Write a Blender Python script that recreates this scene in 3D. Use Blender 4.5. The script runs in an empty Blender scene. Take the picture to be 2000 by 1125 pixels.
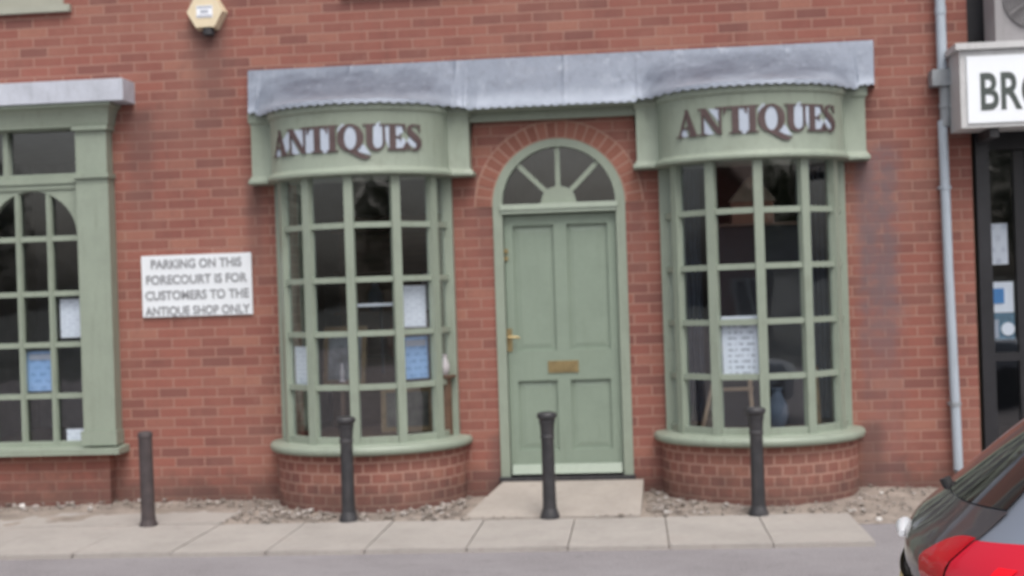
import bpy, bmesh, math, random
from mathutils import Vector, Matrix
from mathutils.geometry import delaunay_2d_cdt
R = math.radians
random.seed(7)
S = bpy.context.scene
COL = S.collection

# ------------------------------------------------------------------ camera
EYE = 1.55; DIST = 9.8
cam = bpy.data.cameras.new('camera')
cam.sensor_width = 36; cam.lens = 46.8; cam.clip_start = .05; cam.clip_end = 600
cam.dof.use_dof = True; cam.dof.focus_distance = 1.25; cam.dof.aperture_fstop = 11.5
co = bpy.data.objects.new('camera', cam); COL.objects.link(co)
YAW = R(5.2); PIT = math.atan(5.5/2600); ROLL = .033
fw = Vector((-math.sin(YAW), math.cos(YAW), 0)); rt = Vector((math.cos(YAW), math.sin(YAW), 0)); up = Vector((0, 0, 1))
f2 = fw*math.cos(PIT)+up*math.sin(PIT); u2 = up*math.cos(PIT)-fw*math.sin(PIT)
r3 = rt*math.cos(ROLL)-u2*math.sin(ROLL); u3 = u2*math.cos(ROLL)+rt*math.sin(ROLL)
co.matrix_world = Matrix(((r3.x, u3.x, -f2.x, 0), (r3.y, u3.y, -f2.y, -DIST), (r3.z, u3.z, -f2.z, EYE), (0, 0, 0, 1)))
S.camera = co
S.render.resolution_x = 1024; S.render.resolution_y = 576

# ------------------------------------------------------------------ light: flat overcast
SUN_EL, SUN_AZ = R(58), R(160)      # azimuth clockwise from +Y
w = bpy.data.worlds.new('World'); S.world = w; w.use_nodes = True
nt = w.node_tree; nt.nodes.clear()
sky = nt.nodes.new('ShaderNodeTexSky'); sky.sky_type = 'NISHITA'; sky.sun_disc = False
sky.sun_elevation = SUN_EL; sky.sun_rotation = SUN_AZ; sky.air_density = 1.0; sky.dust_density = 6; sky.ozone_density = 1
hs = nt.nodes.new('ShaderNodeHueSaturation'); hs.inputs['Saturation'].default_value = .42
bg = nt.nodes.new('ShaderNodeBackground'); bg.inputs['Strength'].default_value = .13
wo = nt.nodes.new('ShaderNodeOutputWorld')
nt.links.new(sky.outputs[0], hs.inputs['Color']); nt.links.new(hs.outputs[0], bg.inputs['Color']); nt.links.new(bg.outputs[0], wo.inputs[0])
sun = bpy.data.lights.new('sun', 'SUN'); sun.energy = .75; sun.angle = R(35); sun.color = (1, .96, .92)
so = bpy.data.objects.new('sun', sun); COL.objects.link(so)
sd = Vector((math.sin(SUN_AZ)*math.cos(SUN_EL), math.cos(SUN_AZ)*math.cos(SUN_EL), math.sin(SUN_EL)))
so.rotation_euler = sd.to_track_quat('Z', 'Y').to_euler(); so.location = (0, -20, 20)
S.view_settings.view_transform = 'Standard'; S.view_settings.look = 'None'; S.view_settings.gamma = 1
S.view_settings.exposure = 0.5

# ------------------------------------------------------------------ object helpers
def tag(o, label=None, cat=None, group=None, kind=None):
    if label: o['label'] = label
    if cat: o['category'] = cat
    if group: o['group'] = group
    if kind: o['kind'] = kind
    return o
def empty(name, loc=(0, 0, 0), rz=0, **k):
    o = bpy.data.objects.new(name, None); o.location = loc; o.rotation_euler = (0, 0, rz); o.empty_display_size = .1
    COL.objects.link(o); return tag(o, **k)
def link(name, me, m=None, parent=None, smooth=False, **k):
    o = bpy.data.objects.new(name, me); COL.objects.link(o)
    if m is not None:
        me.materials.clear(); me.materials.append(m)
    if parent is not None: o.parent = parent
    if smooth:
        for p in me.polygons: p.use_smooth = True
        me.set_sharp_from_angle(angle=R(smooth if smooth is not True else 35))
    return tag(o, **k)
def build(name, bm, m=None, parent=None, smooth=False, bevel=0, **k):
    if bevel:
        es = [e for e in bm.edges if len(e.link_faces) == 2 and e.calc_face_angle(0) > R(40)]
        bmesh.ops.bevel(bm, geom=es, offset=bevel, segments=2, affect='EDGES', profile=.6, clamp_overlap=True)
    bmesh.ops.recalc_face_normals(bm, faces=bm.faces)
    me = bpy.data.meshes.new(name); bm.to_mesh(me); bm.free()
    return link(name, me, m, parent, smooth, **k)
def box(bm, x0, x1, y0, y1, z0, z1):
    v = [bm.verts.new(p) for p in ((x0, y0, z0), (x1, y0, z0), (x1, y1, z0), (x0, y1, z0), (x0, y0, z1), (x1, y0, z1), (x1, y1, z1), (x0, y1, z1))]
    for f in ((0, 3, 2, 1), (4, 5, 6, 7), (0, 1, 5, 4), (1, 2, 6, 5), (2, 3, 7, 6), (3, 0, 4, 7)): bm.faces.new([v[i] for i in f])
    return v
def boxes(name, bs, m, parent=None, bevel=0, **k):
    bm = bmesh.new()
    for b in bs: box(bm, *b)
    return build(name, bm, m, parent, bevel=bevel, **k)
def obox(bm, c, ax, ay, hx, hy, z0, z1):        # oriented box, plan axes ax, ay
    v = []
    for z in (z0, z1):
        for sx, sy in ((-1, -1), (1, -1), (1, 1), (-1, 1)):
            p = Vector((c[0], c[1]))+ax*sx*hx+ay*sy*hy; v.append(bm.verts.new((p.x, p.y, z)))
    for f in ((0, 3, 2, 1), (4, 5, 6, 7), (0, 1, 5, 4), (1, 2, 6, 5), (2, 3, 7, 6), (3, 0, 4, 7)): bm.faces.new([v[i] for i in f])
def plate(outline, holes, y0, y1):              # flat plate in XZ with holes, as a mesh
    cu = bpy.data.curves.new('c', 'CURVE'); cu.dimensions = '2D'; cu.fill_mode = 'BOTH'; cu.extrude = (y1-y0)/2
    for loop in [outline]+holes:
        sp = cu.splines.new('POLY'); sp.points.add(len(loop)-1)
        for p, q in zip(sp.points, loop): p.co = (q[0], q[1], 0, 1)
        sp.use_cyclic_u = True
    o = bpy.data.objects.new('c', cu); COL.objects.link(o)
    dg = bpy.context.evaluated_depsgraph_get(); dg.update()
    me = bpy.data.meshes.new_from_object(o.evaluated_get(dg))
    bpy.data.objects.remove(o); bpy.data.curves.remove(cu)
    me.transform(Matrix(((1, 0, 0, 0), (0, 0, -1, (y0+y1)/2), (0, 1, 0, 0), (0, 0, 0, 1))))
    return me
def rect(x0, x1, z0, z1): return [(x0, z0), (x1, z0), (x1, z1), (x0, z1)]
def arch(cx, zc, r, n=28, zb=None):             # semicircle (on legs down to zb)
    p = [(cx+r*math.cos(math.pi*i/n), zc+r*math.sin(math.pi*i/n)) for i in range(n+1)]
    if zb is not None: p = [(cx+r, zb)]+p+[(cx-r, zb)]
    return p
def lathe(bm, prof, seg=28, c=(0, 0, 0)):
    rings = []
    for r, z in prof:
        rings.append([bm.verts.new((c[0]+r*math.cos(2*math.pi*i/seg), c[1]+r*math.sin(2*math.pi*i/seg), c[2]+z)) for i in range(seg)])
    for a, b in zip(rings, rings[1:]):
        for i in range(seg): bm.faces.new((a[i], a[(i+1) % seg], b[(i+1) % seg], b[i]))
    bm.faces.new(rings[0][::-1]); bm.faces.new(rings[-1])
def tube(bm, pts, r, seg=14):
    rings = []
    for i, p in enumerate(pts):
        p = Vector(p); d = (Vector(pts[min(i+1, len(pts)-1)])-Vector(pts[max(i-1, 0)])).normalized()
        a = d.orthogonal().normalized() if abs(d.z) < .9 else Vector((1, 0, 0)); a = (a-d*a.dot(d)).normalized(); b = d.cross(a)
        rr = r[i] if isinstance(r, (list, tuple)) else r
        rings.append([bm.verts.new(p+(a*math.cos(2*math.pi*k/seg)+b*math.sin(2*math.pi*k/seg))*rr) for k in range(seg)])
    for A, B in zip(rings, rings[1:]):
        for k in range(seg): bm.faces.new((A[k], A[(k+1) % seg], B[(k+1) % seg], B[k]))
    bm.faces.new(rings[0][::-1]); bm.faces.new(rings[-1])
def path_normals(path):
    ns = []
    for i in range(len(path)):
        d = Vector(path[min(i+1, len(path)-1)])-Vector(path[max(i-1, 0)]); d.normalize()
        ns.append(Vector((d.y, -d.x)))          # outwards (towards -Y for a path running +X)
    return ns
def sweep(bm, path, prof, caps=True):
    ns = path_normals(path); rows = []
    for p, n in zip(path, ns): rows.append([bm.verts.new((p[0]+n.x*o, p[1]+n.y*o, z)) for o, z in prof])
    uv = bm.loops.layers.uv.verify(); s = 0; S_ = [0]
    for a, b in zip(path, path[1:]): s += (Vector(b)-Vector(a)).length; S_.append(s)
    for i in range(len(rows)-1):
        for j in range(len(prof)-1):
            f = bm.faces.new((rows[i][j], rows[i+1][j], rows[i+1][j+1], rows[i][j+1]))
            for l, (ii, jj) in zip(f.loops, ((i, j), (i+1, j), (i+1, j+1), (i, j+1))): l[uv].uv = (S_[ii], prof[jj][1])
    if caps:
        bm.faces.new([r[0] for r in rows]); bm.faces.new([r[-1] for r in rows][::-1])
        if len(prof) > 2: bm.faces.new(rows[0]); bm.faces.new(rows[-1][::-1])
    return rows
def box_uv(me):                                  # wall-plane UV in metres
    uv = me.uv_layers.new(name='UVMap') if not me.uv_layers else me.uv_layers[0]
    for p in me.polygons:
        n = p.normal
        for li in p.loop_indices:
            v = me.vertices[me.loops[li].vertex_index].co
            uv.data[li].uv = (v.x, v.z) if abs(n.y) > .5 else ((v.y+.11, v.z) if abs(n.x) > .5 else (v.x, v.y))

# ------------------------------------------------------------------ materials
def lin(r, g, b):
    f = lambda c: (c/255/12.92) if c/255 <= .04045 else ((c/255+.055)/1.055)**2.4
    return (f(r), f(g), f(b), 1)
class NT:
    def __init__(s, name):
        s.m = bpy.data.materials.new(name); s.m.use_nodes = True; s.t = s.m.node_tree; s.t.nodes.clear()
        s.out = s.n('OutputMaterial')
    def n(s, typ, **k):
        x = s.t.nodes.new('ShaderNode'+typ)
        for a, v in k.items(): setattr(x, a, v)
        return x
    def l(s, a, b): s.t.links.new(a, b); return b
    def setin(s, x, **k):
        for a, v in k.items():
            i = x.inputs[a.replace('_', ' ')]
            if hasattr(v, 'is_linked') or isinstance(v, bpy.types.NodeSocket): s.l(v, i)
            else: i.default_value = v
        return x
    def co(s, kind='Object'): return s.n('TexCoord').outputs[kind]
    def noise(s, vec, scale, detail=4, rough=.6, sc=None):
        if sc:
            mp = s.n('Mapping'); s.l(vec, mp.inputs[0]); mp.inputs['Scale'].default_value = sc; vec = mp.outputs[0]
        x = s.n('TexNoise'); s.l(vec, x.inputs['Vector']); s.setin(x, Scale=scale, Detail=detail, Roughness=rough); return x.outputs[0]
    def ramp(s, fac, stops):
        x = s.n('ValToRGB'); e = x.color_ramp.elements
        while len(e) < len(stops): e.new(.5)
        for q, (p, c) in zip(e, stops): q.position = p; q.color = c if len(c) == 4 else (*c, 1)
        s.l(fac, x.inputs[0]); return x.outputs[0]
    def mix(s, fac, a, b, blend='MIX'):
        x = s.n('Mix', data_type='RGBA', blend_type=blend)
        for i, v in ((0, fac), (6, a), (7, b)):
            if isinstance(v, bpy.types.NodeSocket): s.l(v, x.inputs[i])
            else: x.inputs[i].default_value = v
        return x.outputs[2]
    def math(s, op, a, b=0.0, clamp=False):
        x = s.n('Math', operation=op, use_clamp=clamp)
        for i, v in ((0, a), (1, b)):
            if isinstance(v, bpy.types.NodeSocket): s.l(v, x.inputs[i])
            else: x.inputs[i].default_value = v
        return x.outputs[0]
    def rng(s, v, a, b, c=0.0, d=1.0):
        x = s.n('MapRange', interpolation_type='SMOOTHSTEP'); s.l(v, x.inputs[0])
        for i, q in enumerate((a, b, c, d)): x.inputs[i+1].default_value = q
        return x.outputs[0]
    def bump(s, h, strength=.3, dist=.01):
        x = s.n('Bump'); s.l(h, x.inputs['Height']); s.setin(x, Strength=strength, Distance=dist); return x.outputs[0]
    def done(s, color, rough=.6, metal=0.0, bump=None, spec=.5, **k):
        b = s.n('BsdfPrincipled'); s.setin(b, Base_Color=color, Roughness=rough, Metallic=metal)
        b.inputs['Specular IOR Level'].default_value = spec
        if bump is not None: s.l(bump, b.inputs['Normal'])
        for a, v in k.items():
            i = b.inputs[a.replace('_', ' ')]
            if isinstance(v, bpy.types.NodeSocket): s.l(v, i)
            else: i.default_value = v
        s.l(b.outputs[0], s.out.inputs[0]); return s.m
def worn(name, c, var=.12, rough=.6, metal=0.0, scale=6, bump=.1, spec=.5, dirt=None, sc=None):
    """plain paint or material with soft blotches, fine grain"""
    t = NT(name); o = t.co(); n1 = t.noise(o, scale, 6, .65, sc); n2 = t.noise(o, scale*12, 3, .6, sc)
    a = tuple(x*(1-var) for x in c[:3])+(1,); b = tuple(min(1, x*(1+var)) for x in c[:3])+(1,)
    col = t.ramp(t.math('ADD', t.math('MULTIPLY', n1, .75), t.math('MULTIPLY', n2, .25)), [(.35, a), (.65, b)])
    if dirt:
        col = t.mix(t.rng(t.noise(o, scale*.5, 8, .75), .50, .70, 0, dirt[1]), col, dirt[0])
        col = t.mix(t.rng(t.noise(o, scale*5, 6, .7, (1, 1, .10)), .52, .70, 0, dirt[1]*.7), col, dirt[0])
    return t.done(col, rough, metal, t.bump(n2, bump, .004), spec)

def brick_material(name, bw, off=.5, wall=False, ms=.0052, mk=1.0):
    t = NT(name); uv = t.co('UV'); o = t.co()
    # slightly wandering courses
    wob = t.n('VectorMath', operation='MULTIPLY_ADD'); nz = t.n('TexNoise'); t.l(uv, nz.inputs['Vector']); t.setin(nz, Scale=9.0, Detail=2.0)
    sub = t.n('VectorMath', operation='SUBTRACT'); t.l(nz.outputs[1], sub.inputs[0]); sub.inputs[1].default_value = (.5, .5, .5)
    t.l(sub.outputs[0], wob.inputs[0]); wob.inputs[1].default_value = (.006, .006, 0); t.l(uv, wob.inputs[2])
    b = t.n('TexBrick'); b.offset = off; b.offset_frequency = 2
    t.l(wob.outputs[0], b.inputs['Vector'])
    t.setin(b, Color1=(0, 0, 0, 1), Color2=(1, 1, 1, 1), Mortar=(.5, .5, .5, 1), Scale=1.0, Mortar_Size=ms, Mortar_Smooth=.25, Bias=0.0, Brick_Width=bw, Row_Height=.075)
    tint = b.outputs['Color']; mort = b.outputs['Fac']
    col = t.ramp(tint, [(0, (.205, .088, .076)), (.15, (.235, .094, .078)), (.35, (.27, .102, .082)), (.6, (.31, .118, .092)), (.8, (.26, .100, .081)), (.92, (.325, .14, .107)), (1, (.35, .158, .118))])
    fine = t.noise(o, 55, 5, .7)
    col = t.mix(t.rng(fine, .35, .7, .0, .4), col, (.17, .085, .07, 1))
    big = t.noise(o, 1.3, 6, .65)
    col = t.mix(t.rng(big, .4, .7, 0, .3), col, (.36, .20, .155, 1))
    blot = t.noise(o, 3.1, 7, .72)
    col = t.mix(t.rng(blot, .52, .75, 0, .35), col, (.12, .065, .06, 1))
    strk = t.noise(o, 7, 7, .72, (1, 1, .16))
    col = t.mix(t.rng(strk, .52, .72, 0, .28), col, (.12, .068, .06, 1))
    pale = t.noise(o, 4.3, 8, .75)
    col = t.mix(t.rng(pale, .58, .74, 0, .45), col, (.40, .26, .215, 1))
    mcol = t.mix(t.noise(o, 30, 3), (.33*mk, .185*mk, .148*mk, 1), (.41*mk, .25*mk, .20*mk, 1))
    col = t.mix(mort, col, mcol)
    sep = t.n('SeparateXYZ'); t.l(o, sep.inputs[0]); X, Z = sep.outputs[0], sep.outputs[2]
    edge = t.math('MULTIPLY_ADD', t.noise(o, 5, 5, .7), .5); edge.node.inputs[2].default_value = -.25
    # splash-back dirt along the foot
    foot = t.rng(t.math('ADD', Z, edge), .03, .34, .62, 0)
    col = t.mix(foot, col, (.085, .062, .055, 1))
    if wall:
        # grey-mauve bloom running down beside the right bow window
        xe = t.math('ADD', X, t.math('MULTIPLY', edge, .5))
        a = t.math('MULTIPLY', t.rng(xe, 1.58, 1.68), t.rng(xe, 1.84, 1.98, 1, 0))
        a = t.math('MULTIPLY', a, t.rng(Z, .6, 1.5, .25, 1)); a = t.math('MULTIPLY', a, t.rng(Z, 2.42, 2.6, 1, 0))
        a = t.math('MULTIPLY', a, t.rng(t.noise(o, 8, 4), .3, .62, .35, 1))
        col = t.mix(t.math('MULTIPLY', a, .8), col, (.165, .125, .135, 1))
        for cx, top, wd, st in ((-1.0, .43, .16, .5), (1.68, .46, .14, .6), (-2.82, 2.4, .1, .5), (-1.08, 2.38, .09, .4), (.03, 2.38, .09, .4), (-3.13, 3.62, .22, .55), (-3.68, 2.95, .16, .5), (-3.45, 3.0, .5, .22)):
            d = t.rng(t.math('ABSOLUTE', t.math('SUBTRACT', X, cx)), wd*.2, wd, 1, 0)
            d = t.math('MULTIPLY', d, t.rng(t.math('ADD', Z, edge), top-1.1, top, 0, 1)); d = t.math('MULTIPLY', d, t.rng(Z, top+.02, top+.1, 1, 0))
            col = t.mix(t.math('MULTIPLY', d, st), col, (.11, .07, .065, 1))
    h = t.math('ADD', t.math('MULTIPLY', mort, -1.0), t.math('MULTIPLY', fine, .35))
    return t.done(col, .86, 0, t.bump(h, .7, .007), .25)

M = {}
M['brick'] = brick_material('brick', .225, wall=True)
M['brick_header'] = brick_material('header_brick', .1125, ms=.0075, mk=1.15)
GREEN = (.27, .315, .256, 1)
M['green'] = worn('sage_paint', GREEN, .09, .42, scale=5, bump=.25, dirt=((.17, .195, .15, 1), .5))
M['green_door'] = worn('sage_door_paint', (.228, .285, .229, 1), .07, .38, scale=4, bump=.2, dirt=((.17, .21, .16, 1), .35))
M['trim_light'] = worn('pale_trim', (.36, .42, .35, 1), .08, .45)
M['upper_white'] = worn('aged_cream_paint', (.36, .37, .31, 1), .08, .5)
def lead():
    t = NT('lead'); o = t.co(); n1 = t.noise(o, 3.2, 8, .72, (1, 1, 1.6)); n2 = t.noise(o, 22, 4, .6, (1, 1, .3))
    col = t.ramp(n1, [(.3, (.105, .125, .165)), (.46, (.15, .175, .225)), (.6, (.20, .23, .285)), (.76, (.32, .355, .42))])
    col = t.mix(t.rng(n2, .45, .75, 0, .5), col, (.10, .115, .15, 1))
    col = t.mix(t.rng(t.noise(o, 14, 6, .75, (1.0, 1, .12)), .55, .72, 0, .55), col, (.36, .40, .46, 1))
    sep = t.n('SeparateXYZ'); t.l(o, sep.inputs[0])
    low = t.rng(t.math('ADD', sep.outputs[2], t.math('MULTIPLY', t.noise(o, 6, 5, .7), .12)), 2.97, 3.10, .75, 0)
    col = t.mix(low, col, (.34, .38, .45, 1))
    return t.done(col, t.rng(n1, .3, .7, .42, .7), .25, t.bump(t.noise(o, 7, 5, .6), .35, .02))
M['lead'] = lead()
M['lead_pale'] = worn('pale_lead', (.50, .53, .60, 1), .16, .55, .1, scale=5, bump=.3, dirt=((.26, .28, .33, 1), .5))
M['concrete'] = worn('paving', (.365, .34, .318, 1), .13, .9, scale=2.2, bump=.25, spec=.2, dirt=((.27, .235, .215, 1), .5))
M['concrete2'] = worn('ramp_concrete', (.37, .335, .305, 1), .12, .9, scale=3, bump=.3, spec=.2, dirt=((.25, .215, .18, 1), .5))
M['asphalt'] = worn('tarmac', (.235, .219, .229, 1), .28, .9, scale=1.6, bump=.5, spec=.25, dirt=((.19, .178, .185, 1), .5))
def tarmac():
    t = NT('tarmac'); o = t.co(); n1 = t.noise(o, 1.3, 6, .7); n2 = t.noise(o, 90, 3, .7); n3 = t.noise(o, 5, 7, .75)
    col = t.ramp(n1, [(.3, (.185, .172, .182)), (.7, (.265, .25, .262))])
    col = t.mix(t.rng(n2, .42, .62, 0, .45), col, (.40, .38, .385, 1)); col = t.mix(t.rng(n3, .52, .7, 0, .4), col, (.15, .14, .145, 1))
    return t.done(col, .92, 0, t.bump(n2, .6, .006), .2)
M['asphalt'] = tarmac()
M['soil'] = worn('gritty_soil', (.29, .25, .22, 1), .35, .95, scale=5, bump=.8, spec=.1, dirt=((.15, .13, .105, 1), .6))
M['field'] = worn('far_ground', (.10, .105, .10, 1), .3, .95, scale=.3, bump=.3, spec=.1)
M['iron'] = worn('black_ironwork', (.032, .032, .036, 1), .3, .5, scale=9, bump=.3, dirt=((.085, .075, .075, 1), .6))
M['iron_brown'] = worn('rusty_ironwork', (.06, .048, .05, 1), .3, .65, scale=9, bump=.4, dirt=((.11, .075, .065, 1), .7))
M['brass'] = worn('tarnished_brass', (.40, .31, .16, 1), .15, .35, .8, scale=20)
M['black'] = worn('black_frame', (.022, .022, .026, 1), .2, .4, scale=5)
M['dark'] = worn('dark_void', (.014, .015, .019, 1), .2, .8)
M['pvc'] = worn('grey_plastic_pipe', (.40, .455, .52, 1), .08, .45, scale=7, dirt=((.25, .27, .29, 1), .4))
M['pvc_dark'] = worn('weathered_pipe_fitting', (.29, .315, .34, 1), .12, .5, scale=9, dirt=((.15, .15, .16, 1), .6))
M['white'] = worn('white_enamel', (.74, .78, .82, 1), .04, .4, scale=3, bump=.03)
M['acrylic'] = worn('white_acrylic', (.86, .90, .95, 1), .02, .25, scale=2, bump=.01)
M['sign_metal'] = worn('pale_sign_casing', (.55, .555, .56, 1), .1, .5, scale=6, dirt=((.32, .32, .32, 1), .5))
M['letter_dark'] = worn('sign_letter_brown', (.088, .058, .058, 1), .2, .5, scale=10)
M['letter_white'] = worn('sign_letter_pale_blue', (.44, .50, .59, 1), .06, .5, scale=10)
M['letter_grey'] = worn('grey_green_lettering', (.07, .085, .08, 1), .1, .5)
M['ink'] = worn('notice_print', (.38, .40, .44, 1), .2, .6)
M['ink_soft'] = worn('faint_print', (.42, .45, .52, 1), .1, .6)
M['ink_blue'] = worn('blue_print', (.20, .34, .58, 1), .1, .6)
M['sign_text'] = worn('weathered_black_text', (.27, .28, .30, 1), .25, .6, scale=25)
M['paper'] = worn('paper', (.84, .87, .92, 1), .04, .7, scale=4)
M['paper_blue'] = worn('blue_paper', (.30, .48, .74, 1), .1, .7, scale=8)
M['paper_teal'] = worn('teal_poster', (.10, .20, .28, 1), .35, .6, scale=25)
M['blue'] = worn('blue_print_block', (.06, .25, .55, 1), .1, .5)
M['cream'] = worn('cream_plastic', (.72, .62, .44, 1), .05, .4)
M['ac'] = worn('grey_casing', (.30, .29, .30, 1), .1, .5, scale=6, dirt=((.2, .2, .19, 1), .4))
M['ac_dark'] = worn('grey_grille', (.15, .145, .15, 1), .15, .55)
M['plaster'] = worn('interior_plaster', (.22, .235, .265, 1), .15, .9)
M['wood'] = worn('brown_wood', (.12, .07, .045, 1), .3, .5, scale=5, sc=(1, 1, 6))
M['wood_pale'] = worn('pale_wood', (.42, .30, .2, 1), .2, .5, scale=5)
M['tan'] = worn('reflected_roof_tan', (.20, .155, .11, 1), .1, .8)  # roof tone of the house reflection, built as a solid shape
M['terracotta'] = worn('terracotta', (.22, .105, .065, 1), .2, .8)
M['floor'] = worn('interior_floor', (.10, .075, .055, 1), .2, .7)
M['china'] = worn('white_china', (.5, .48, .5, 1), .05, .25)
M['roof'] = worn('roof_tile', (.13, .08, .065, 1), .3, .85, scale=6)
M['bark'] = worn('bark', (.09, .07, .055, 1), .3, .9)
M['leaf'] = worn('leaf', (.07, .085, .04, 1), .4, .7, scale=2)
M['curtain'] = worn('blue_grey_cloth', (.12, .15, .20, 1), .2, .85)
def stones():
    t = NT('pale_stones'); g = t.n('NewGeometry')
    col = t.ramp(g.outputs['Random Per Island'], [(0, (.17, .145, .125)), (.3, (.24, .21, .185)), (.8, (.31, .275, .25)), (.95, (.40, .37, .35)), (1, (.58, .56, .54))])
    return t.done(col, .85, 0, t.bump(t.noise(t.co(), 60, 3), .3, .004), .3)
M['stones'] = stones()
def voussoir():
    t = NT('arch_brick'); g = t.n('NewGeometry'); o = t.co()
    col = t.ramp(g.outputs['Random Per Island'], [(0, (.25, .105, .08)), (.5, (.30, .125, .092)), (1, (.35, .155, .115))])
    col = t.mix(t.rng(t.noise(o, 50, 5, .7), .35, .7, 0, .35), col, (.19, .10, .08, 1))
    return t.done(col, .86, 0, t.bump(t.noise(o, 50, 5, .7), .4, .004), .25)
M['voussoir'] = voussoir()
M['mortar'] = worn('mortar', (.40, .235, .185, 1), .12, .95, scale=20)
def glass(name, tint, refl):
    t = NT(name); o = t.co()
    nrm = t.bump(t.noise(o, 2.2, 2, .5), .10, .02)
    fr = t.n('Fresnel'); fr.inputs[0].default_value = 1.52; t.l(nrm, fr.inputs['Normal'])
    tr = t.n('BsdfTransparent'); tr.inputs[0].default_value = tint
    gl = t.n('BsdfGlossy'); gl.inputs['Roughness'].default_value = .03; gl.inputs[0].default_value = (1, 1, 1, 1); t.l(nrm, gl.inputs['Normal'])
    mx = t.n('MixShader'); ge = t.n('NewGeometry'); t.l(t.math('MULTIPLY', t.math('MULTIPLY', fr.outputs[0], refl, True), t.math('SUBTRACT', 1.0, ge.outputs['Backfacing'])), mx.inputs[0]); t.l(tr.outputs[0], mx.inputs[1]); t.l(gl.outputs[0], mx.inputs[2])
    t.l(mx.outputs[0], t.out.inputs[0]); return t.m
M['glass'] = glass('window_glass', (.95, .97, .99, 1), 2.9)
def carpaint(name, c, metal=.6):
    t = NT(name); return t.done(c, .38, metal, None, .5, Coat_Weight=.8, Coat_Roughness=.06)
M['silver'] = carpaint('silver_blue_paint', (.30, .335, .40, 1))
M['tailgate'] = carpaint('shaded_tailgate_paint', (.055, .052, .058, 1), .2)  # silver tailgate's shade and dark reflections put into the base colour
M['car_glass'] = NT('privacy_glass').done((.02, .018, .018, 1), .05, 0, None, .9)
M['red_lens'] = NT('red_lamp_lens').done((.46, .004, .014, 1), .15, 0, None, .6, Coat_Weight=.5)
M['red_lens2'] = NT('pale_red_lamp_lens').done((.55, .006, .026, 1), .3, 0, None, .4, Coat_Weight=.4)
M['red_glow'] = NT('bright_red_reflector').done((.85, .0, .012, 1), .25)
M['chrome'] = NT('chrome').done((.9, .92, .95, 1), .08, 1.0)
M['handle_highlight'] = worn('painted_chrome_highlight', (.85, .88, .92, 1), .03, .3, .3)  # near-white colour paints the bright highlight onto the handle
M['plate'] = worn('yellow_plate', (.62, .47, .12, 1), .06, .4)
M['tyre'] = worn('tyre_rubber', (.02, .02, .02, 1), .1, .9)
M['trim'] = worn('black_plastic_trim', (.03, .03, .032, 1), .1, .6)

# ------------------------------------------------------------------ ground
bm = bmesh.new(); v = [bm.verts.new(p) for p in ((-250, -300, -.06), (250, -300, -.06), (250, 200, -.06), (-250, 200, -.06))]; bm.faces.new(v)
build('ground', bm, M['field'], kind='structure')
boxes('road', [(-60, 60, -17, -1.2, -.3, .0)], M['asphalt'], kind='structure')
# earth strip between slabs and wall, slightly lumpy, spilling past the end of the slabs
bm = bmesh.new(); nx, ny = 190, 22; g = []
from mathutils import noise as mn
for i in range(nx+1):
    row = []
    for j in range(ny+1):
        x = -8+i*14/nx; y = -1.30+j*1.5/ny
        z = .012+.035*(j/ny)+.022*(mn.noise(Vector((x*2.1, y*3, 0))))+.012*mn.noise(Vector((x*9, y*9, 3)))
        if y < -.93: z -= .12*(-.93-y) + (.03 if x < 1.33 else 0)
        if y < -1.15: z -= .05
        row.append(bm.verts.new((x, y, z)))
    g.append(row)
for i in range(nx):
    for j in range(ny): bm.faces.new((g[i][j], g[i+1][j], g[i+1][j+1], g[i][j+1]))
build('soil_strip', bm, M['soil'], smooth=True, kind='structure')
# paving slabs
bm = bmesh.new()
jx = [-7.1, -6.5, -5.9, -5.3, -4.7, -4.09, -3.47, -2.85, -2.26, -1.655, -1.04, -.435, .16, .765, 1.35]
for a, b in zip(jx, jx[1:]):
    h = random.uniform(-.003, .003); g_ = .0035
    x0, x1 = a+g_, b-g_
    def slab(x0, x1, y0, y1, h):
        t = [random.uniform(-.003, .003) for _ in range(4)]
        vs = box(bm, x0, x1, y0, y1, -.06, .028+h)
        for q, dz in zip(vs[4:], t): q.co.z += dz
    slab(x0, x1, -1.935+random.uniform(-.006, .006), -.955, h)
    if b < -2.8: slab(x0, x1, -.945, -.40+random.uniform(-.02, .02), h+.003)
build('pavement', bm, M['concrete'], bevel=.006, kind='structure')
boxes('pavement_bed', [(-7.1, 1.34, -1.92, -.95, -.07, .004)], M['soil'], kind='structure')

# gravel and pale stones along the wall foot
bm = bmesh.new()
def ico(c, s):
    r = bmesh.ops.create_icosphere(bm, subdivisions=1, radius=1)
    rot = Matrix.Rotation(random.uniform(0, 6.28), 3, 'Z') @ Matrix.Rotation(random.uniform(-.5, .5), 3, 'X')
    sx, sy, sz = s*random.uniform(.8, 1.5), s*random.uniform(.7, 1.1), s*random.uniform(.4, .75)
    for q in r['verts']:
        k = random.uniform(.8, 1.15)
        q.co = rot @ Vector((q.co.x*sx*k, q.co.y*sy*k, q.co.z*sz*k)) + Vector(c)
def clear(x, y):
    for cx in (-1.975, .88):
        if ((x-cx)/.74)**2+(y/.64)**2 < 1: return False
    return not (-1.22 < x < .05 and y > -.93)
n = 0
while n < 1100:
    x = random.uniform(-6, 3.2); y = random.uniform(-.98, -.02)
    if x < -2.85 and y < -.36: continue
    if not clear(x, y): continue
    if x > 1.36 and random.random() < .35: y -= random.uniform(0, .5)
    dens = .35+.65*math.exp(-((x+2.4)/.5)**2)+.6*math.exp(-((x-.15)/.15)**2)+.4*math.exp(-((x+1.35)/.3)**2)
    if random.random() > dens: continue
    s = random.choice((.008, .011, .014, .018)) if random.random() < .92 else random.uniform(.020, .032)
    ico((x, y, .032+.035*((y+1.3)/1.5)), s); n += 1
build('gravel', bm, M['stones'], kind='stuff', smooth=50)

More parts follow.
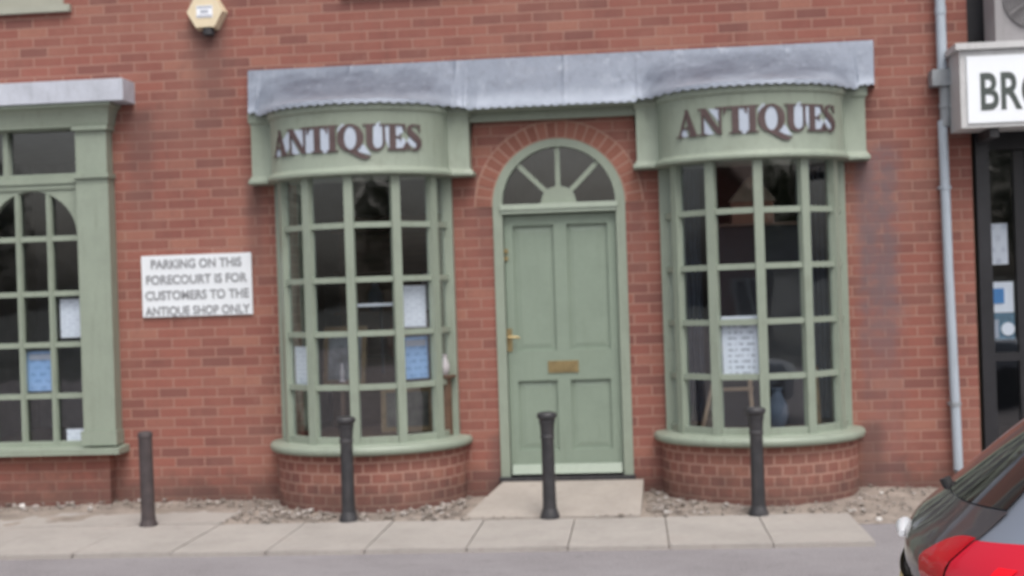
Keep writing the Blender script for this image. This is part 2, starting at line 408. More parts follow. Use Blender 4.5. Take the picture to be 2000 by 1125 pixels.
# ------------------------------------------------------------------ the antiques shop
shop = empty('antique_shop', (0, 0, 0), label='red brick antiques shop with two sage green bow windows and arched door', cat='shop building')
BL, BR = -1.975, .872                      # bow window centres
DX = -.527; DZ = 2.172                     # door centre, fanlight springing
bay_holes = [rect(c-.57, c+.57, .46, 2.60) for c in (BL, BR)]
door_hole = arch(DX, DZ, .488, 32, .10)
sf_hole = rect(-6.9, -3.95, .43, 2.95)
up_holes = [rect(-5.35, -4.25, 3.84, 5.0), rect(-2.04, -1.1, 3.84, 5.0), rect(.95, 1.95, 3.84, 5.0)]
me = plate(rect(-7.2, 2.443, -.05, 5.6), bay_holes+[door_hole, sf_hole]+up_holes, 0, .23)
box_uv(me); link('wall', me, M['brick'], shop)
# side and back walls, roof
bm = bmesh.new(); box(bm, -7.2, -6.97, .24, 6, -.05, 5.6); box(bm, 2.22, 2.443, .24, 6, -.05, 5.6); box(bm, -6.96, 2.21, 5.8, 6, -.05, 5.6)
o = build('rear_wall', bm, M['brick'], shop); box_uv(o.data)
bm = bmesh.new()
for a, b in (((-.35, 5.55), (3.0, 8.0)), ((6.35, 5.55), (3.0, 8.0))):
    vs = [bm.verts.new(p) for p in ((-7.3, a[0], a[1]), (2.44, a[0], a[1]), (2.44, b[0], b[1]), (-7.3, b[0], b[1]))]
    f = bm.faces.new(vs); r = bmesh.ops.extrude_face_region(bm, geom=[f]); 
    for q in r['geom']:
        if isinstance(q, bmesh.types.BMVert): q.co.z += .12
build('roof', bm, M['roof'], shop)
bm = bmesh.new(); tube(bm, [(-7.3, -.38, 5.52), (2.44, -.38, 5.52)], .06); build('gutter', bm, M['black'], shop)
# interior shell
bm = bmesh.new(); box(bm, -6.95, 2.2, .25, 5.2, .12, 3.2)
bmesh.ops.delete(bm, geom=[f for f in bm.faces if f.calc_center_median().y < .3], context='FACES')
build('interior', bm, M['plaster'], shop)
boxes('interior_floor', [(-6.9, 2.15, .26, 5.1, .125, .14)], M['floor'], shop)
boxes('partition', [(-3.6, -3.5, .26, 5.1, .145, 3.15), (-1.12, -1.06, .26, 5.1, .145, 3.15), (-.0, .06, .26, 5.1, .145, 3.15)], M['plaster'], shop)

# brick ring over the door
bm = bmesh.new(); nb = 24
for i in range(nb):
    a0 = math.pi*(i+.10)/nb; a1 = math.pi*(i+.90)/nb; r0, r1 = .502, .612+random.uniform(-.003, .003)
    y0 = -.007+random.uniform(-.0015, .0015)
    pts = [(DX+r*math.cos(a), DZ+r*math.sin(a)) for r, a in ((r0, a0), (r1, a0), (r1, a1), (r0, a1))]
    fr = [bm.verts.new((p[0], y0, p[1])) for p in pts]; bk = [bm.verts.new((p[0], .0, p[1])) for p in pts]
    bm.faces.new(fr)
    for k in range(4): bm.faces.new((fr[k], bk[k], bk[(k+1) % 4], fr[(k+1) % 4]))
ring = build('brick_arch', bm, M['voussoir'], shop)
me = plate([(DX+.625*math.cos(math.pi*i/40), DZ+.625*math.sin(math.pi*i/40)) for i in range(41)]+[(DX+.490*math.cos(math.pi*i/40), DZ+.490*math.sin(math.pi*i/40)) for i in range(40, -1, -1)], [], -.0035, 0)
link('mortar_bed', me, M['mortar'], ring)

# door frame with fanlight
ri = .418
me = plate([(DX-.488, .15)]+[(DX-.488, .16)]+arch(DX, DZ, .488, 40)[::-1]+[(DX+.488, .15)]+[(DX+ri, .15), (DX+ri, 2.112), (DX-ri, 2.112), (DX-ri, .15)], [arch(DX, DZ+.012, ri, 32)], -.018, .10)
df = link('door_frame', me, M['green'], shop)
b_ = df.modifiers.new('b', 'BEVEL'); b_.width = .006; b_.segments = 2; b_.limit_method = 'ANGLE'
bm = bmesh.new()       # sunburst bars, hub and the moulded transom
for a in (45, 90, 135):
    d = Vector((math.cos(R(a)), math.sin(R(a)))); nn = Vector((-d.y, d.x))
    v = []
    for y in (.005, .05):
        for (s, t_) in ((.10, -.018), (ri+.004, -.018), (ri+.004, .018), (.10, .018)):
            p = Vector((DX, DZ+.012))+d*s+nn*t_; v.append(bm.verts.new((p.x, y, p.y)))
    for f in ((0, 1, 2, 3), (7, 6, 5, 4), (0, 4, 5, 1), (1, 5, 6, 2), (2, 6, 7, 3), (3, 7, 4, 0)): bm.faces.new([v[i] for i in f])
build('fanlight_bars', bm, M['green'], df, bevel=.004)
me = plate([(DX+.135*math.cos(math.pi*i/6)*1.0, DZ+.008+.135*math.sin(math.pi*i/6)) for i in range(7)], [], -.004, .055)
link('fanlight_hub', me, M['green'], df)
boxes('transom_moulding', [(DX-.43, DX+.43, -.042, -.019, 2.145, 2.185), (DX-.425, DX+.425, -.030, -.019, 2.118, 2.143)], M['trim_light'], df, bevel=.006)
me = plate(arch(DX, DZ+.012, ri+.003, 32), [], .030, .034); link('fanlight_glass', me, M['glass'], df)
boxes('threshold', [(DX-.50, DX+.50, -.06, .12, .150, .178)], M['iron'], df, bevel=.005)
# the door: stiles and rails with four sunk panels
x0, x1 = DX-ri+.004, DX+ri-.004; z0, z1 = .195, 2.106
cells = [(-.876, -.575, 1.10, 2.03), (-.478, -.178, 1.10, 2.03), (-.872, -.580, .365, .88), (-.482, -.186, .365, .88)]
me = plate(rect(x0, x1, z0, z1), [rect(*c) for c in cells], .035, .080)
door = link('door', me, M['green_door'], shop)
b_ = door.modifiers.new('b', 'BEVEL'); b_.width = .008; b_.segments = 2; b_.limit_method = 'ANGLE'
bm = bmesh.new()
for a, b, c, d in cells:
    box(bm, a-.004, b+.004, .062, .076, c-.004, d+.004)
    v = [bm.verts.new(p) for p in ((a+.02, .0615, c+.02), (b-.02, .0615, c+.02), (b-.02, .0615, d-.02), (a+.02, .0615, d-.02), (a+.05, .057, c+.05), (b-.05, .057, c+.05), (b-.05, .057, d-.05), (a+.05, .057, d-.05))]
    for f in ((0, 1, 5, 4), (1, 2, 6, 5), (2, 3, 7, 6), (3, 0, 4, 7), (4, 5, 6, 7)): bm.faces.new([v[i] for i in f])
build('door_panels', bm, M['green_door'], door)
bm = bmesh.new()
vs = box(bm, x0+.01, x1-.01, -.02, .034, .195, .262)
for q in vs[4:6]: q.co.y = .02
build('weatherboard', bm, M['green_door'], door, bevel=.004)
o = boxes('letter_plate', [(-.645, -.42, .026, .034, .935, 1.022)], M['brass'], door, bevel=.003)
boxes('letter_flap', [(-.615, -.45, .018, .0255, .957, 1.0)], M['brass'], door, bevel=.003)
bm = bmesh.new(); box(bm, -.945, -.905, .026, .034, 1.10, 1.27); build('handle_plate', bm, M['brass'], door, bevel=.003)
bm = bmesh.new(); tube(bm, [(-.925, .034, 1.205), (-.925, -.012, 1.205)], .011); tube(bm, [(-.93, -.012, 1.205), (-.88, -.016, 1.207), (-.845, -.012, 1.20)], [.011, .009, .007]); build('door_handle', bm, M['brass'], door, smooth=True)
for z in (1.79, 1.845):
    bm = bmesh.new(); tube(bm, [(-.93, .034, z), (-.93, .022, z)], .017); build('lock', bm, M['brass'], door, smooth=True)

# bow windows
def ell(c, a, b, th, y0=0): return (c+a*math.sin(th), y0-b*math.cos(th))
def bow(cx, name_label, fl_label):
    A, B = .628, .56
    # glazing bars and posts
    P = [Vector(ell(cx, A, B, R(t))) for t in range(-90, 91, 30)]
    bm = bmesh.new()
    for i, p in enumerate(P):
        th = R(-90+30*i); n_ = Vector((math.sin(th)/A, -math.cos(th)/B)).normalized(); t_ = Vector((-n_.y, n_.x))
        if i in (0, 6): obox(bm, (p.x+(.012 if i == 0 else -.012), p.y-.03), Vector((1, 0)), Vector((0, 1)), .03, .035, .50, 2.44)
        else: obox(bm, p, t_, n_, .031, .030, .50, 2.44)
    zr = [.50, .545, .905, 1.283, 1.665, 2.05]
    for a, b in zip(P, P[1:]):
        d = (b-a).normalized(); n_ = Vector((d.y, -d.x)); L = (b-a).length; c = (a+b)/2
        for z in zr[2:]: obox(bm, c, d, n_, L/2-.028, .020, z-.020, z+.020)
        obox(bm, c, d, n_, L/2-.028, .026, .502, .552); obox(bm, c, d, n_, L/2-.028, .026, 2.395, 2.438)
    # boards closing the bow against the wall
    for s in (-1, 1):
        box(bm, *sorted((cx+s*(A-.045), cx+s*(A+.035))), -.075 if s else 0, .03, .501, 2.439)
    bw = build('bow_window', bm, M['green'], shop, bevel=.006, label=name_label)
    bm = bmesh.new()
    for a, b in zip(P, P[1:]):
        d = (b-a).normalized(); n_ = Vector((d.y, -d.x)); c = (a+b)/2-n_*.004
        zz = [.545]+zr[2:]+[2.40]
        for z0_, z1_ in zip(zz, zz[1:]):
            tw = random.uniform(-.006, .006); tl = random.uniform(-.004, .004)
            d2 = Vector((d.x*math.cos(tw)-d.y*math.sin(tw), d.x*math.sin(tw)+d.y*math.cos(tw))); n2 = Vector((d2.y, -d2.x))
            q = []
            for o_ in (0, -.004):
                for sx, z in ((-1, z0_), (1, z0_), (1, z1_), (-1, z1_)):
                    p = c+d2*sx*(b-a).length*.45+n2*(o_+(tl if z == z1_ else 0)); q.append(bm.verts.new((p.x, p.y, z)))
            for f in ((0, 1, 2, 3), (7, 6, 5, 4), (0, 4, 5, 1), (1, 5, 6, 2), (2, 6, 7, 3), (3, 7, 4, 0)): bm.faces.new([q[k] for k in f])
    build('glass', bm, M['glass'], bw)
    # sill: rounded nosing following the bow
    path = [ell(cx, .70, .625, R(t), -.002) for t in range(-90, 91, 5)]
    prof = [(-.02, .430), (.035, .430), (.048, .437), (.055, .452), (.055, .470), (.047, .486), (.03, .494), (-.06, .506)]
    bm = bmesh.new(); sweep(bm, path, prof); build('sill', bm, M['green'], bw, smooth=40)
    # curved brick base
    path = [ell(cx, .70, .60, R(t), .0) for t in range(-90, 91, 4)]
    bm = bmesh.new(); sweep(bm, path, [(0, -.05), (0, .43)]); build('brick_base', bm, M['brick_header'], bw, smooth=60)
    # fascia with flat ends, hollow, and swelling bow
    fa, fb, fy = .655, .485, -.13
    path = [(cx-.815, 0.0), (cx-.815, -.02), (cx-.815, -.10), (cx-.813, fy), (cx-.80, fy)]
    path += [(cx-.74, fy), (cx-.69, fy)]
    arc = [ell(cx, fa, fb, R(t), fy) for t in range(-84, 85, 4)]
    path += [(cx-.662, fy-.015)]+arc+[(cx+.662, fy-.015)]
    path += [(cx+.69, fy), (cx+.74, fy), (cx+.80, fy), (cx+.813, fy), (cx+.815, -.10), (cx+.815, -.02), (cx+.815, 0)]
    prof = [(-.02, 2.40), (.022, 2.40), (.030, 2.408), (.030, 2.425), (.020, 2.44), (.006, 2.452), (.0, 2.47), (0, 2.83), (.004, 2.845), (.016, 2.855), (.020, 2.87), (.020, 2.93)]
    bm = bmesh.new(); sweep(bm, path, prof); fas = build('fascia', bm, M['green'], bw, smooth=30)
    # arc-length map of the fascia bow for the lettering
    N = 240; arcp = [Vector(ell(cx, fa, fb, -math.pi/2+math.pi*i/N, fy)) for i in range(N+1)]; s = [0]
    for a, b in zip(arcp, arcp[1:]): s.append(s[-1]+(b-a).length)
    mid = s[N//2]
    def at(u, off):
        t = min(max(u+mid, 0), s[-1]-1e-6); k = next(i for i in range(N) if s[i+1] >= t)
        p = arcp[k].lerp(arcp[k+1], (t-s[k])/(s[k+1]-s[k])); d = (arcp[k+1]-arcp[k]).normalized()
        return p+Vector((d.y, -d.x))*off
    return bw, at
bwL, atL = bow(BL, 'bow window left of the door with many notices', '')
bwR, atR = bow(BR, 'bow window right of the door with one handwritten sheet', '')

# seriffed ANTIQUES lettering, drawn stroke by stroke
def rc(a, b, c, d): return [(a, b), (c, b), (c, d), (a, d)]
def ringq(cx, cy, rx, ry, ix, iy, a0, a1, n, icx=None):
    icx = cx if icx is None else icx; out = []
    for k in range(n):
        p, q = R(a0+(a1-a0)*k/n), R(a0+(a1-a0)*(k+1)/n)
        out.append([(icx+ix*math.cos(p), cy+iy*math.sin(p)), (cx+rx*math.cos(p), cy+ry*math.sin(p)), (cx+rx*math.cos(q), cy+ry*math.sin(q)), (icx+ix*math.cos(q), cy+iy*math.sin(q))])
    return out
def stroke(pts, ws):
    out = []; ns = []
    for i in range(len(pts)):
        a = Vector(pts[max(i-1, 0)]); b = Vector(pts[min(i+1, len(pts)-1)]); d = (b-a).normalized(); ns.append(Vector((-d.y, d.x)))
    for i in range(len(pts)-1):
        p, q = Vector(pts[i]), Vector(pts[i+1])
        out.append([tuple(p-ns[i]*ws[i]/2), tuple(q-ns[i+1]*ws[i+1]/2), tuple(q+ns[i+1]*ws[i+1]/2), tuple(p+ns[i]*ws[i]/2)])
    return out
G = {
 'A': (1.0, [[(.10, 0), (.185, 0), (.50, .90), (.45, 1)], [(.41, 1.02), (.53, 1.02), (.92, 0), (.64, 0)], rc(.22, .30, .72, .37), rc(0, 0, .30, .055), rc(.54, 0, 1.0, .055)]),
 'N': (1.02, [rc(.14, 0, .225, 1), [(.05, 1), (.32, 1), (.93, 0), (.84, 0), (.72, .03)], rc(.81, 0, .895, 1), rc(.02, 0, .34, .055), rc(.68, .945, 1.02, 1), rc(0, .945, .26, 1)]),
 'T': (.86, [rc(.31, 0, .55, 1), rc(0, .925, .86, 1), [(0, 1), (0, .72), (.045, .72), (.12, .93)], [(.86, 1), (.86, .72), (.815, .72), (.74, .93)], rc(.19, 0, .67, .055)]),
 'I': (.46, [rc(.11, 0, .35, 1), rc(0, 0, .46, .055), rc(0, .945, .46, 1)]),
 'Q': (1.02, ringq(.5, .5, .5, .525, .235, .44, 0, 360, 36)+stroke([(.38, .02), (.55, -.02), (.72, -.09), (.90, -.19), (1.08, -.26), (1.25, -.22)], [.05, .14, .2, .2, .14, .03])),
 'U': (.93, [rc(.12, .33, .36, 1), rc(.74, .33, .83, 1), rc(0, .945, .48, 1), rc(.62, .945, .93, 1)]+ringq(.475, .35, .355, .37, .19, .28, 180, 360, 20, .55)),
 'E': (.80, [rc(.11, 0, .35, 1), rc(.11, .93, .74, 1), rc(.11, 0, .74, .07), [(.74, 1), (.74, .71), (.695, .71), (.60, .94)], [(.74, 0), (.78, .31), (.735, .31), (.60, .06)], rc(.33, .475, .55, .535), rc(.505, .38, .555, .63), rc(0, 0, .33, .055), rc(0, .945, .33, 1)]),
 'S': (.66, stroke([(.56, .74), (.53, .88), (.42, .97), (.28, .97), (.15, .88), (.13, .74), (.24, .60), (.40, .48), (.52, .35), (.54, .21), (.44, .08), (.29, .02), (.15, .06), (.07, .20), (.06, .30)], [.03, .05, .06, .09, .16, .22, .25, .26, .25, .20, .14, .07, .06, .05, .03])+[rc(.535, .70, .59, 1.0), rc(.03, .0, .085, .32)]),
}
def word_polys(h, gap):
    x = 0; out = []; pos = []
    for ch in 'ANTIQUES':
        wd, ps = G[ch]; pos.append(x)
        for p in ps: out.append([(x+a, b) for a, b in p])
        x += wd+gap
    return out, x-gap, pos
def wrap_word(name, polys, W, h, zb, at, u0, off, th, m, parent, label=None):
    vs, fs = [], []
    for p in polys:
        area = sum(p[i][0]*p[(i+1) % len(p)][1]-p[(i+1) % len(p)][0]*p[i][1] for i in range(len(p)))
        if area < 0: p = p[::-1]
        i0 = len(vs); vs += [Vector((a, b)) for a, b in p]; fs.append(list(range(i0, i0+len(p))))
    ov, oe, of, _a, _b, orf = delaunay_2d_cdt(vs, [], fs, 1, 1e-5)
    of = [f for f, k in zip(of, orf) if len(k)]
    bm = bmesh.new(); bv = [bm.verts.new((v.x*h, 0, v.y*h)) for v in ov]
    for f in of:
        try: bm.faces.new([bv[i] for i in f])
        except ValueError: pass
    x = .03
    while x < W*h:
        bmesh.ops.bisect_plane(bm, geom=bm.verts[:]+bm.edges[:]+bm.faces[:], plane_co=(x, 0, 0), plane_no=(1, 0, 0)); x += .03
    r = bmesh.ops.extrude_face_region(bm, geom=bm.faces[:])
    front = set(v for v in r['geom'] if isinstance(v, bmesh.types.BMVert))
    for v in bm.verts:
        p = at(v.co.x-W*h/2+u0, off+(th if v in front else 0)); v.co = (p.x, p.y, zb+v.co.z)
    return build(name, bm, m, parent, label=label)
def antiques(parent, at, u0, zb, full):
    h = .186; polys, W, pos = word_polys(h, -.045)
    # pale fill behind the letters shows through gaps and counters
    q = lambda i, pts: [(pos[i]+a, b) for a, b in pts]
    ell_ = lambda cx, cy, rx, ry: [(cx+rx*math.cos(R(a)), cy+ry*math.sin(R(a))) for a in range(0, 360, 20)]
    bk = [q(1, [(.235, .02), (.60, .02), (.235, .62)]), q(0, [(.2, .02), (.5, .02), (.44, .28), (.28, .28)]), q(2, [(.56, .1), (1.0, .1), (1.0, .9), (.56, .9)]), q(2, [(.62, -.03), (.84, -.03), (.9, .12), (.62, .12)]),
          q(4, ell_(.5, .5, .24, .44)), q(4, [(.70, -.05), (1.28, -.16), (1.16, -.02), (.99, .26), (.80, .10)]),
          q(4, [(.12, .78), (.03, .66), (.02, .85), (.22, 1.05), (.28, 1.0)]),
          q(5, [(.37, .3), (.42, .14), (.55, .08), (.70, .16), (.73, .35), (.73, .98), (.62, 1.08), (.40, .93)]),
          q(5, [(.84, .4), (.98, .06), (1.0, .95), (.84, .93)]), q(6, [(.36, .08), (.62, .1), (.74, .32), (.7, .46), (.36, .46)]), q(6, [(.36, .55), (.56, .55), (.64, .72), (.6, .92), (.36, .92)]), q(7, [(.0, .30), (.42, .06), (.40, .30), (.16, .54)])]
    if full: bk += [q(1, [(.35, .93), (.8, .93), (.8, .2)]), q(1, [(.90, .02), (1.25, .02), (1.25, .9), (.90, .9)]), q(0, [(.62, .6), (1.1, .98), (1.1, .3), (.84, .1)])]
    else: bk += [q(1, [(.42, .95), (.8, .95), (.8, .45)])]
    lt = wrap_word('lettering', polys, W, h, zb, at, u0, .007, .005, M['letter_dark'], parent, label='dark brown ANTIQUES lettering')
    wrap_word('lettering_backing', bk, W, h, zb, at, u0, .001, .004, M['letter_white'], parent)
antiques(bwL, atL, -.045, 2.565, True)
antiques(bwR, atR, .02, 2.575, False)

# lead canopy over door and bows
def edge_y(x):
    y = -.17
    for c in (BL, BR):
        d = abs(x-c)/.695
        if d < 1: y = min(y, -.13-.515*math.sqrt(1-d*d))
    if BL+.80 < x < BR-.80: y = -.21
    return y
bm = bmesh.new(); NX = 460; rows = []
def edge_s(x): return sum(edge_y(x+d*.014) for d in range(-6, 7))/13
for i in range(NX+1):
    x = -2.83+4.61*i/NX; ye = edge_s(x)-.012; k = 12; row = []
    wv = .006*math.sin(x*2*math.pi/.062)+.005*mn.noise(Vector((x*9, 0, 0)))
    zb = 2.925 if abs(ye+.17) > .02 or ye < -.2 else 2.955
    if BL+.80 < x < BR-.80: zb = 2.905
    seam = 0
    for sx in (-2.05, -1.25, -.45, .35, 1.15):
        seam = max(seam, .005*math.exp(-((x-sx)/.012)**2))
    for j in range(k+1):
        t = j/k; y = -.012-.165*t+(ye+.177)*t**2.0; z = 3.27+(zb-3.27)*(t**.93)
        y -= seam + .007*mn.noise(Vector((x*3, t*3, 1)))*math.sin(math.pi*t)
        xt = x+(.04*t*(1-min(1, (x+2.83)/.12)) if x < -2 else 0)-(.035*t*(1-min(1, (1.78-x)/.12)) if x > 1 else 0); row.append(bm.verts.new((xt, y, z)))
    row.append(bm.verts.new((xt, ye-.006, zb-.028+wv))); row.append(bm.verts.new((xt, ye+.004, zb-.030+wv)))
    row.append(bm.verts.new((xt, ye+.008, zb-.005)))
    rows.append(row)
for a, b in zip(rows, rows[1:]):
    for j in range(len(a)-1): bm.faces.new((a[j], b[j], b[j+1], a[j+1]))
for r in (rows[0], rows[-1]):
    v = bm.verts.new((r[0].co.x, -.001, 2.93)); bm.faces.new([v]+r)
lc = build('lead_canopy', bm, M['lead'], shop, smooth=50, label='long lead flashing canopy over door and both bow windows')
boxes('canopy_soffit', [(BL+.816, BR-.816, -.20, -.003, 2.865, 2.90), (BL+.816, BR-.816, -.075, -.003, 2.80, 2.864), (BL+.816, BR-.816, -.205, -.1995, 2.867, 2.915)], M['green'], lc, bevel=.004)

# left shopfront window (runs out of frame)
sw = empty('shop_window', parent=None) if False else None
def sash(cx, first=False):
    """one bay of the shopfront: toplight and arched multi-pane light"""
    return cx
WX0, WX1 = -6.9, -3.95
bays = [(-4.53), (-5.39), (-6.25)]
holes = []
for cx in bays:
    holes.append(arch(cx, 2.072, .352, 30, .52)); holes.append(rect(cx-.175 if cx == -4.53 else cx-.37, cx+.365, 2.553, 2.880))
holes[1] = rect(-4.705, -4.165, 2.553, 2.880)
holes.append(rect(-4.985+.02, -4.745, 2.553, 2.880))
me = plate(rect(WX0, -4.14, .47, 2.95), holes, -.055, .02)
sfw = link('shop_window', me, M['green'], shop, label='wide flat sage green shop window with arched glazing bars')
b_ = sfw.modifiers.new('b', 'BEVEL'); b_.width = .006; b_.segments = 2; b_.limit_method = 'ANGLE'
bm = bmesh.new()
for cx in bays:
    for dx in (-.118, .128):
        zt = 2.072+math.sqrt(.352**2-dx**2)
        box(bm, cx+dx-.021, cx+dx+.021, -.045, -.012, .51, zt+.01)
        box(bm, cx+dx-.009, cx+dx+.009, -.058, -.0455, .51, zt+.01)
    for z in (.866, 1.255, 1.643, 2.062):
        xs = [cx-.36, cx-.118-.022, cx-.118+.022, cx+.128-.022, cx+.128+.022, cx+.36]
        for a, b in ((0, 1), (2, 3), (4, 5)): box(bm, xs[a], xs[b], -.047, -.014, z-.02, z+.02)
build('glazing_bars', bm, M['green'], sfw, bevel=.004)
bm = bmesh.new(); box(bm, WX0, -4.142, -.006, -.002, .49, 2.93); build('glass', bm, M['glass'], sfw)
boxes('transom_rail', [(WX0, -4.15, -.085, -.056, 2.475, 2.515), (WX0, -4.15, -.070, -.056, 2.435, 2.473)], M['green'], sfw, bevel=.006)
boxes('pilaster', [(-4.145, -3.897, -.13, -.001, .60, 2.455), (-4.145, -3.90, -.125, -.001, 2.456, 2.50), (-4.16, -3.885, -.15, -.001, 2.501, 2.535), (-4.145, -3.905, -.12, -.001, 2.536, 2.86), (-4.16, -3.885, -.15, -.001, .493, .599), (-4.16, -3.885, -.15, -.001, 2.861, 2.895)], M['green'], sfw, bevel=.006)
boxes('architrave', [(-7.0, -4.161, -.14, -.056, 2.89, 2.925)], M['green'], sfw, bevel=.006)
bm = bmesh.new(); path = [(-7.0, 0), (-3.885, 0), ]
prof = [(-.13, 2.896), (-.14, 2.90), (-.15, 2.94), (-.165, 2.98), (-.185, 3.015), (-.21, 3.03), (-.225, 3.035), (-.225, 3.056)]
r1 = [bm.verts.new((-7.0, y, z)) for y, z in prof]; r2 = [bm.verts.new((-3.885+(-y-.13)*.6, y, z)) for y, z in prof]
r3_ = [bm.verts.new((-3.885+(-y-.13)*.6, -.001, z)) for y, z in prof]
for A_, B_ in ((r1, r2), (r2, r3_)):
    for j in range(len(prof)-1): bm.faces.new((A_[j], B_[j], B_[j+1], A_[j+1]))
bm.faces.new([r1[-1], r2[-1], r3_[-1], bm.verts.new((-7.0, -.001, 3.056))])
build('cornice', bm, M['green'], sfw, smooth=40)
o = boxes('lead_capping', [(-7.0, -3.715, -.245, -.002, 3.06, 3.222)], M['lead_pale'], sfw, bevel=.012)
bm = bmesh.new(); vs = box(bm, -7.0, -3.845, -.215, .0, .432, .485)
for q in (vs[4], vs[5]): q.co.z -= .012
build('sill', bm, M['green'], sfw, bevel=.012)
bm = bmesh.new(); box(bm, -7.0, -3.965, -.10, -.001, -.05, .424); o = build('stall_riser', bm, M['brick'], sfw); box_uv(o.data)

# upper windows, only their sills and feet show
for a, b in ((-5.35, -4.25), (-2.04, -1.1), (.95, 1.95)):
    me = plate(rect(a, b, 3.84, 5.0), [rect(a+.08, (a+b)/2-.03, 3.93, 4.92), rect((a+b)/2+.03, b-.08, 3.93, 4.92)], .03, .09)
    uw = link('upper_window', me, M['upper_white'], shop)
    boxes('glass', [(a+.05, b-.05, .058, .062, 3.9, 4.95)], M['glass'], uw)
    boxes('sill', [(a-.06, b+.06, -.045, .06, 3.785, 3.838)], M['upper_white'], uw, bevel=.006)

# ------------------------------------------------------------------ ramp slab at the door
bm = bmesh.new()
pts = [(-1.19, -.915, .034), (.0, -.915, .034), (.03, -.062, .148), (-1.0, -.062, .148)]
tv = [bm.verts.new(p) for p in pts]; bv = [bm.verts.new((p[0], p[1], -.05)) for p in pts]
bm.faces.new(tv); bm.faces.new(bv[::-1])
for i in range(4): bm.faces.new((tv[i], bv[i], bv[(i+1) % 4], tv[(i+1) % 4]))
tag(build('door_ramp', bm, M['concrete2'], bevel=.008), 'sloping concrete ramp slab leading up to the arched green door', 'ramp')

# ------------------------------------------------------------------ bollards
BPROF = [(.066, 0), (.066, .012), (.058, .035), (.048, .065), (.0455, .10), (.0435, .30), (.042, .50), (.043, .53), (.047, .535), (.047, .55), (.044, .556), (.047, .60), (.051, .635), (.055, .638), (.055, .648), (.051, .652), (.056, .662), (.066, .672), (.067, .690), (.060, .702), (.040, .708), (.01, .710)]
def bollard(x, y, z, label, prof, mat, lean=0):
    t = empty('bollard', (x, y, z), label=label, cat='bollard', group='bollards along the paving slabs'); t.rotation_euler = (0, lean, random.uniform(0, 3))
    cut = next(i for i, (r, zz) in enumerate(prof) if zz > .5*prof[-1][1] and r >= .0425) if len(prof) > 10 else 5
    bm = bmesh.new(); lathe(bm, prof[3:13] if len(prof) > 12 else prof[2:6]); build('post', bm, mat, t, smooth=30)
    bm = bmesh.new(); lathe(bm, prof[:4] if len(prof) > 12 else prof[:3]); build('foot', bm, mat, t, smooth=30)
    bm = bmesh.new(); lathe(bm, prof[12:] if len(prof) > 12 else prof[5:]); build('cap', bm, mat, t, smooth=30)
    return t
P2 = [(.062, 0), (.062, .012), (.050, .04), (.047, .08), (.0465, .50), (.0465, .60), (.050, .605), (.050, .63), (.044, .642), (.02, .648)]
bollard(-3.345, -.98, .028, 'brownish weathered bollard without flared cap, below the parking sign', P2, M['iron_brown'], .012)
bollard(-1.967, -.93, .028, 'black cast iron bollard in front of the left bow window', BPROF, M['iron'])
bollard(-.603, -.93, .028, 'black cast iron bollard at the foot of the door ramp', BPROF, M['iron'], -.012)
bollard(.770, -.97, .028, 'black cast iron bollard in front of the right bow window', BPROF, M['iron'])

# ------------------------------------------------------------------ drainpipe
t = empty('drainpipe', (2.245, -.07, 0), label='pale grey drainpipe running down the wall beside the white lightbox sign', cat='drainpipe')
def part(name, fn, m, parent, smooth=30, bevel=0, **k):
    bm = bmesh.new(); fn(bm); return build(name, bm, m, parent, smooth=smooth, bevel=bevel, **k)
part('upper_pipe', lambda b: tube(b, [(0, 0, 5.4), (0, 0, 3.0)], .036), M['pvc'], t)
part('collar', lambda b: tube(b, [(0, 0, 3.47), (0, 0, 3.42)], .040), M['pvc'], t)
part('junction_box', lambda b: box(b, -.085, .085, -.06, .069, 2.905, 3.02), M['pvc_dark'], t, smooth=False, bevel=.008)
part('offset_pipe', lambda b: (tube(b, [(.012, 0, 2.904), (.012, 0, 2.68), (0, 0, 2.62)], .040), tube(b, [(.012, 0, 2.78), (.012, 0, 2.75)], .047)), M['pvc_dark'], t)
part('lower_pipe', lambda b: tube(b, [(-.012, 0, 2.66), (-.004, 0, 1.6), (.012, 0, .66), (.018, 0, .17), (.018, -.06, .09)], .034), M['pvc'], t)
part('bracket', lambda b: (tube(b, [(.0122, 0, .655), (.013, 0, .625)], .038), box(b, -.03, .055, .0, .069, .63, .65)), M['pvc_dark'], t)
part('bracket', lambda b: (tube(b, [(-.008, 0, 2.2), (-.008, 0, 2.17)], .038), box(b, -.05, .035, .0, .069, 2.175, 2.195)), M['pvc'], t)

# ------------------------------------------------------------------ text helper
def text(name, s, size, x, y, z, m, parent, align='CENTER', sx=1.0, off=0.0, ext=.002, rot=0.0, space=1.0):
    cu = bpy.data.curves.new('t', 'FONT'); cu.body = s; cu.size = size; cu.align_x = align; cu.extrude = ext; cu.offset = off; cu.space_character = space
    o = bpy.data.objects.new('t', cu); COL.objects.link(o); dg = bpy.context.evaluated_depsgraph_get(); dg.update()
    me = bpy.data.meshes.new_from_object(o.evaluated_get(dg)); bpy.data.objects.remove(o); bpy.data.curves.remove(cu)
    me.transform(Matrix.Translation((x, y, z)) @ Matrix.Rotation(rot, 4, 'Y') @ Matrix.Rotation(R(90), 4, 'X') @ Matrix.Scale(sx, 4, (1, 0, 0)))
    return link(name, me, m, parent)
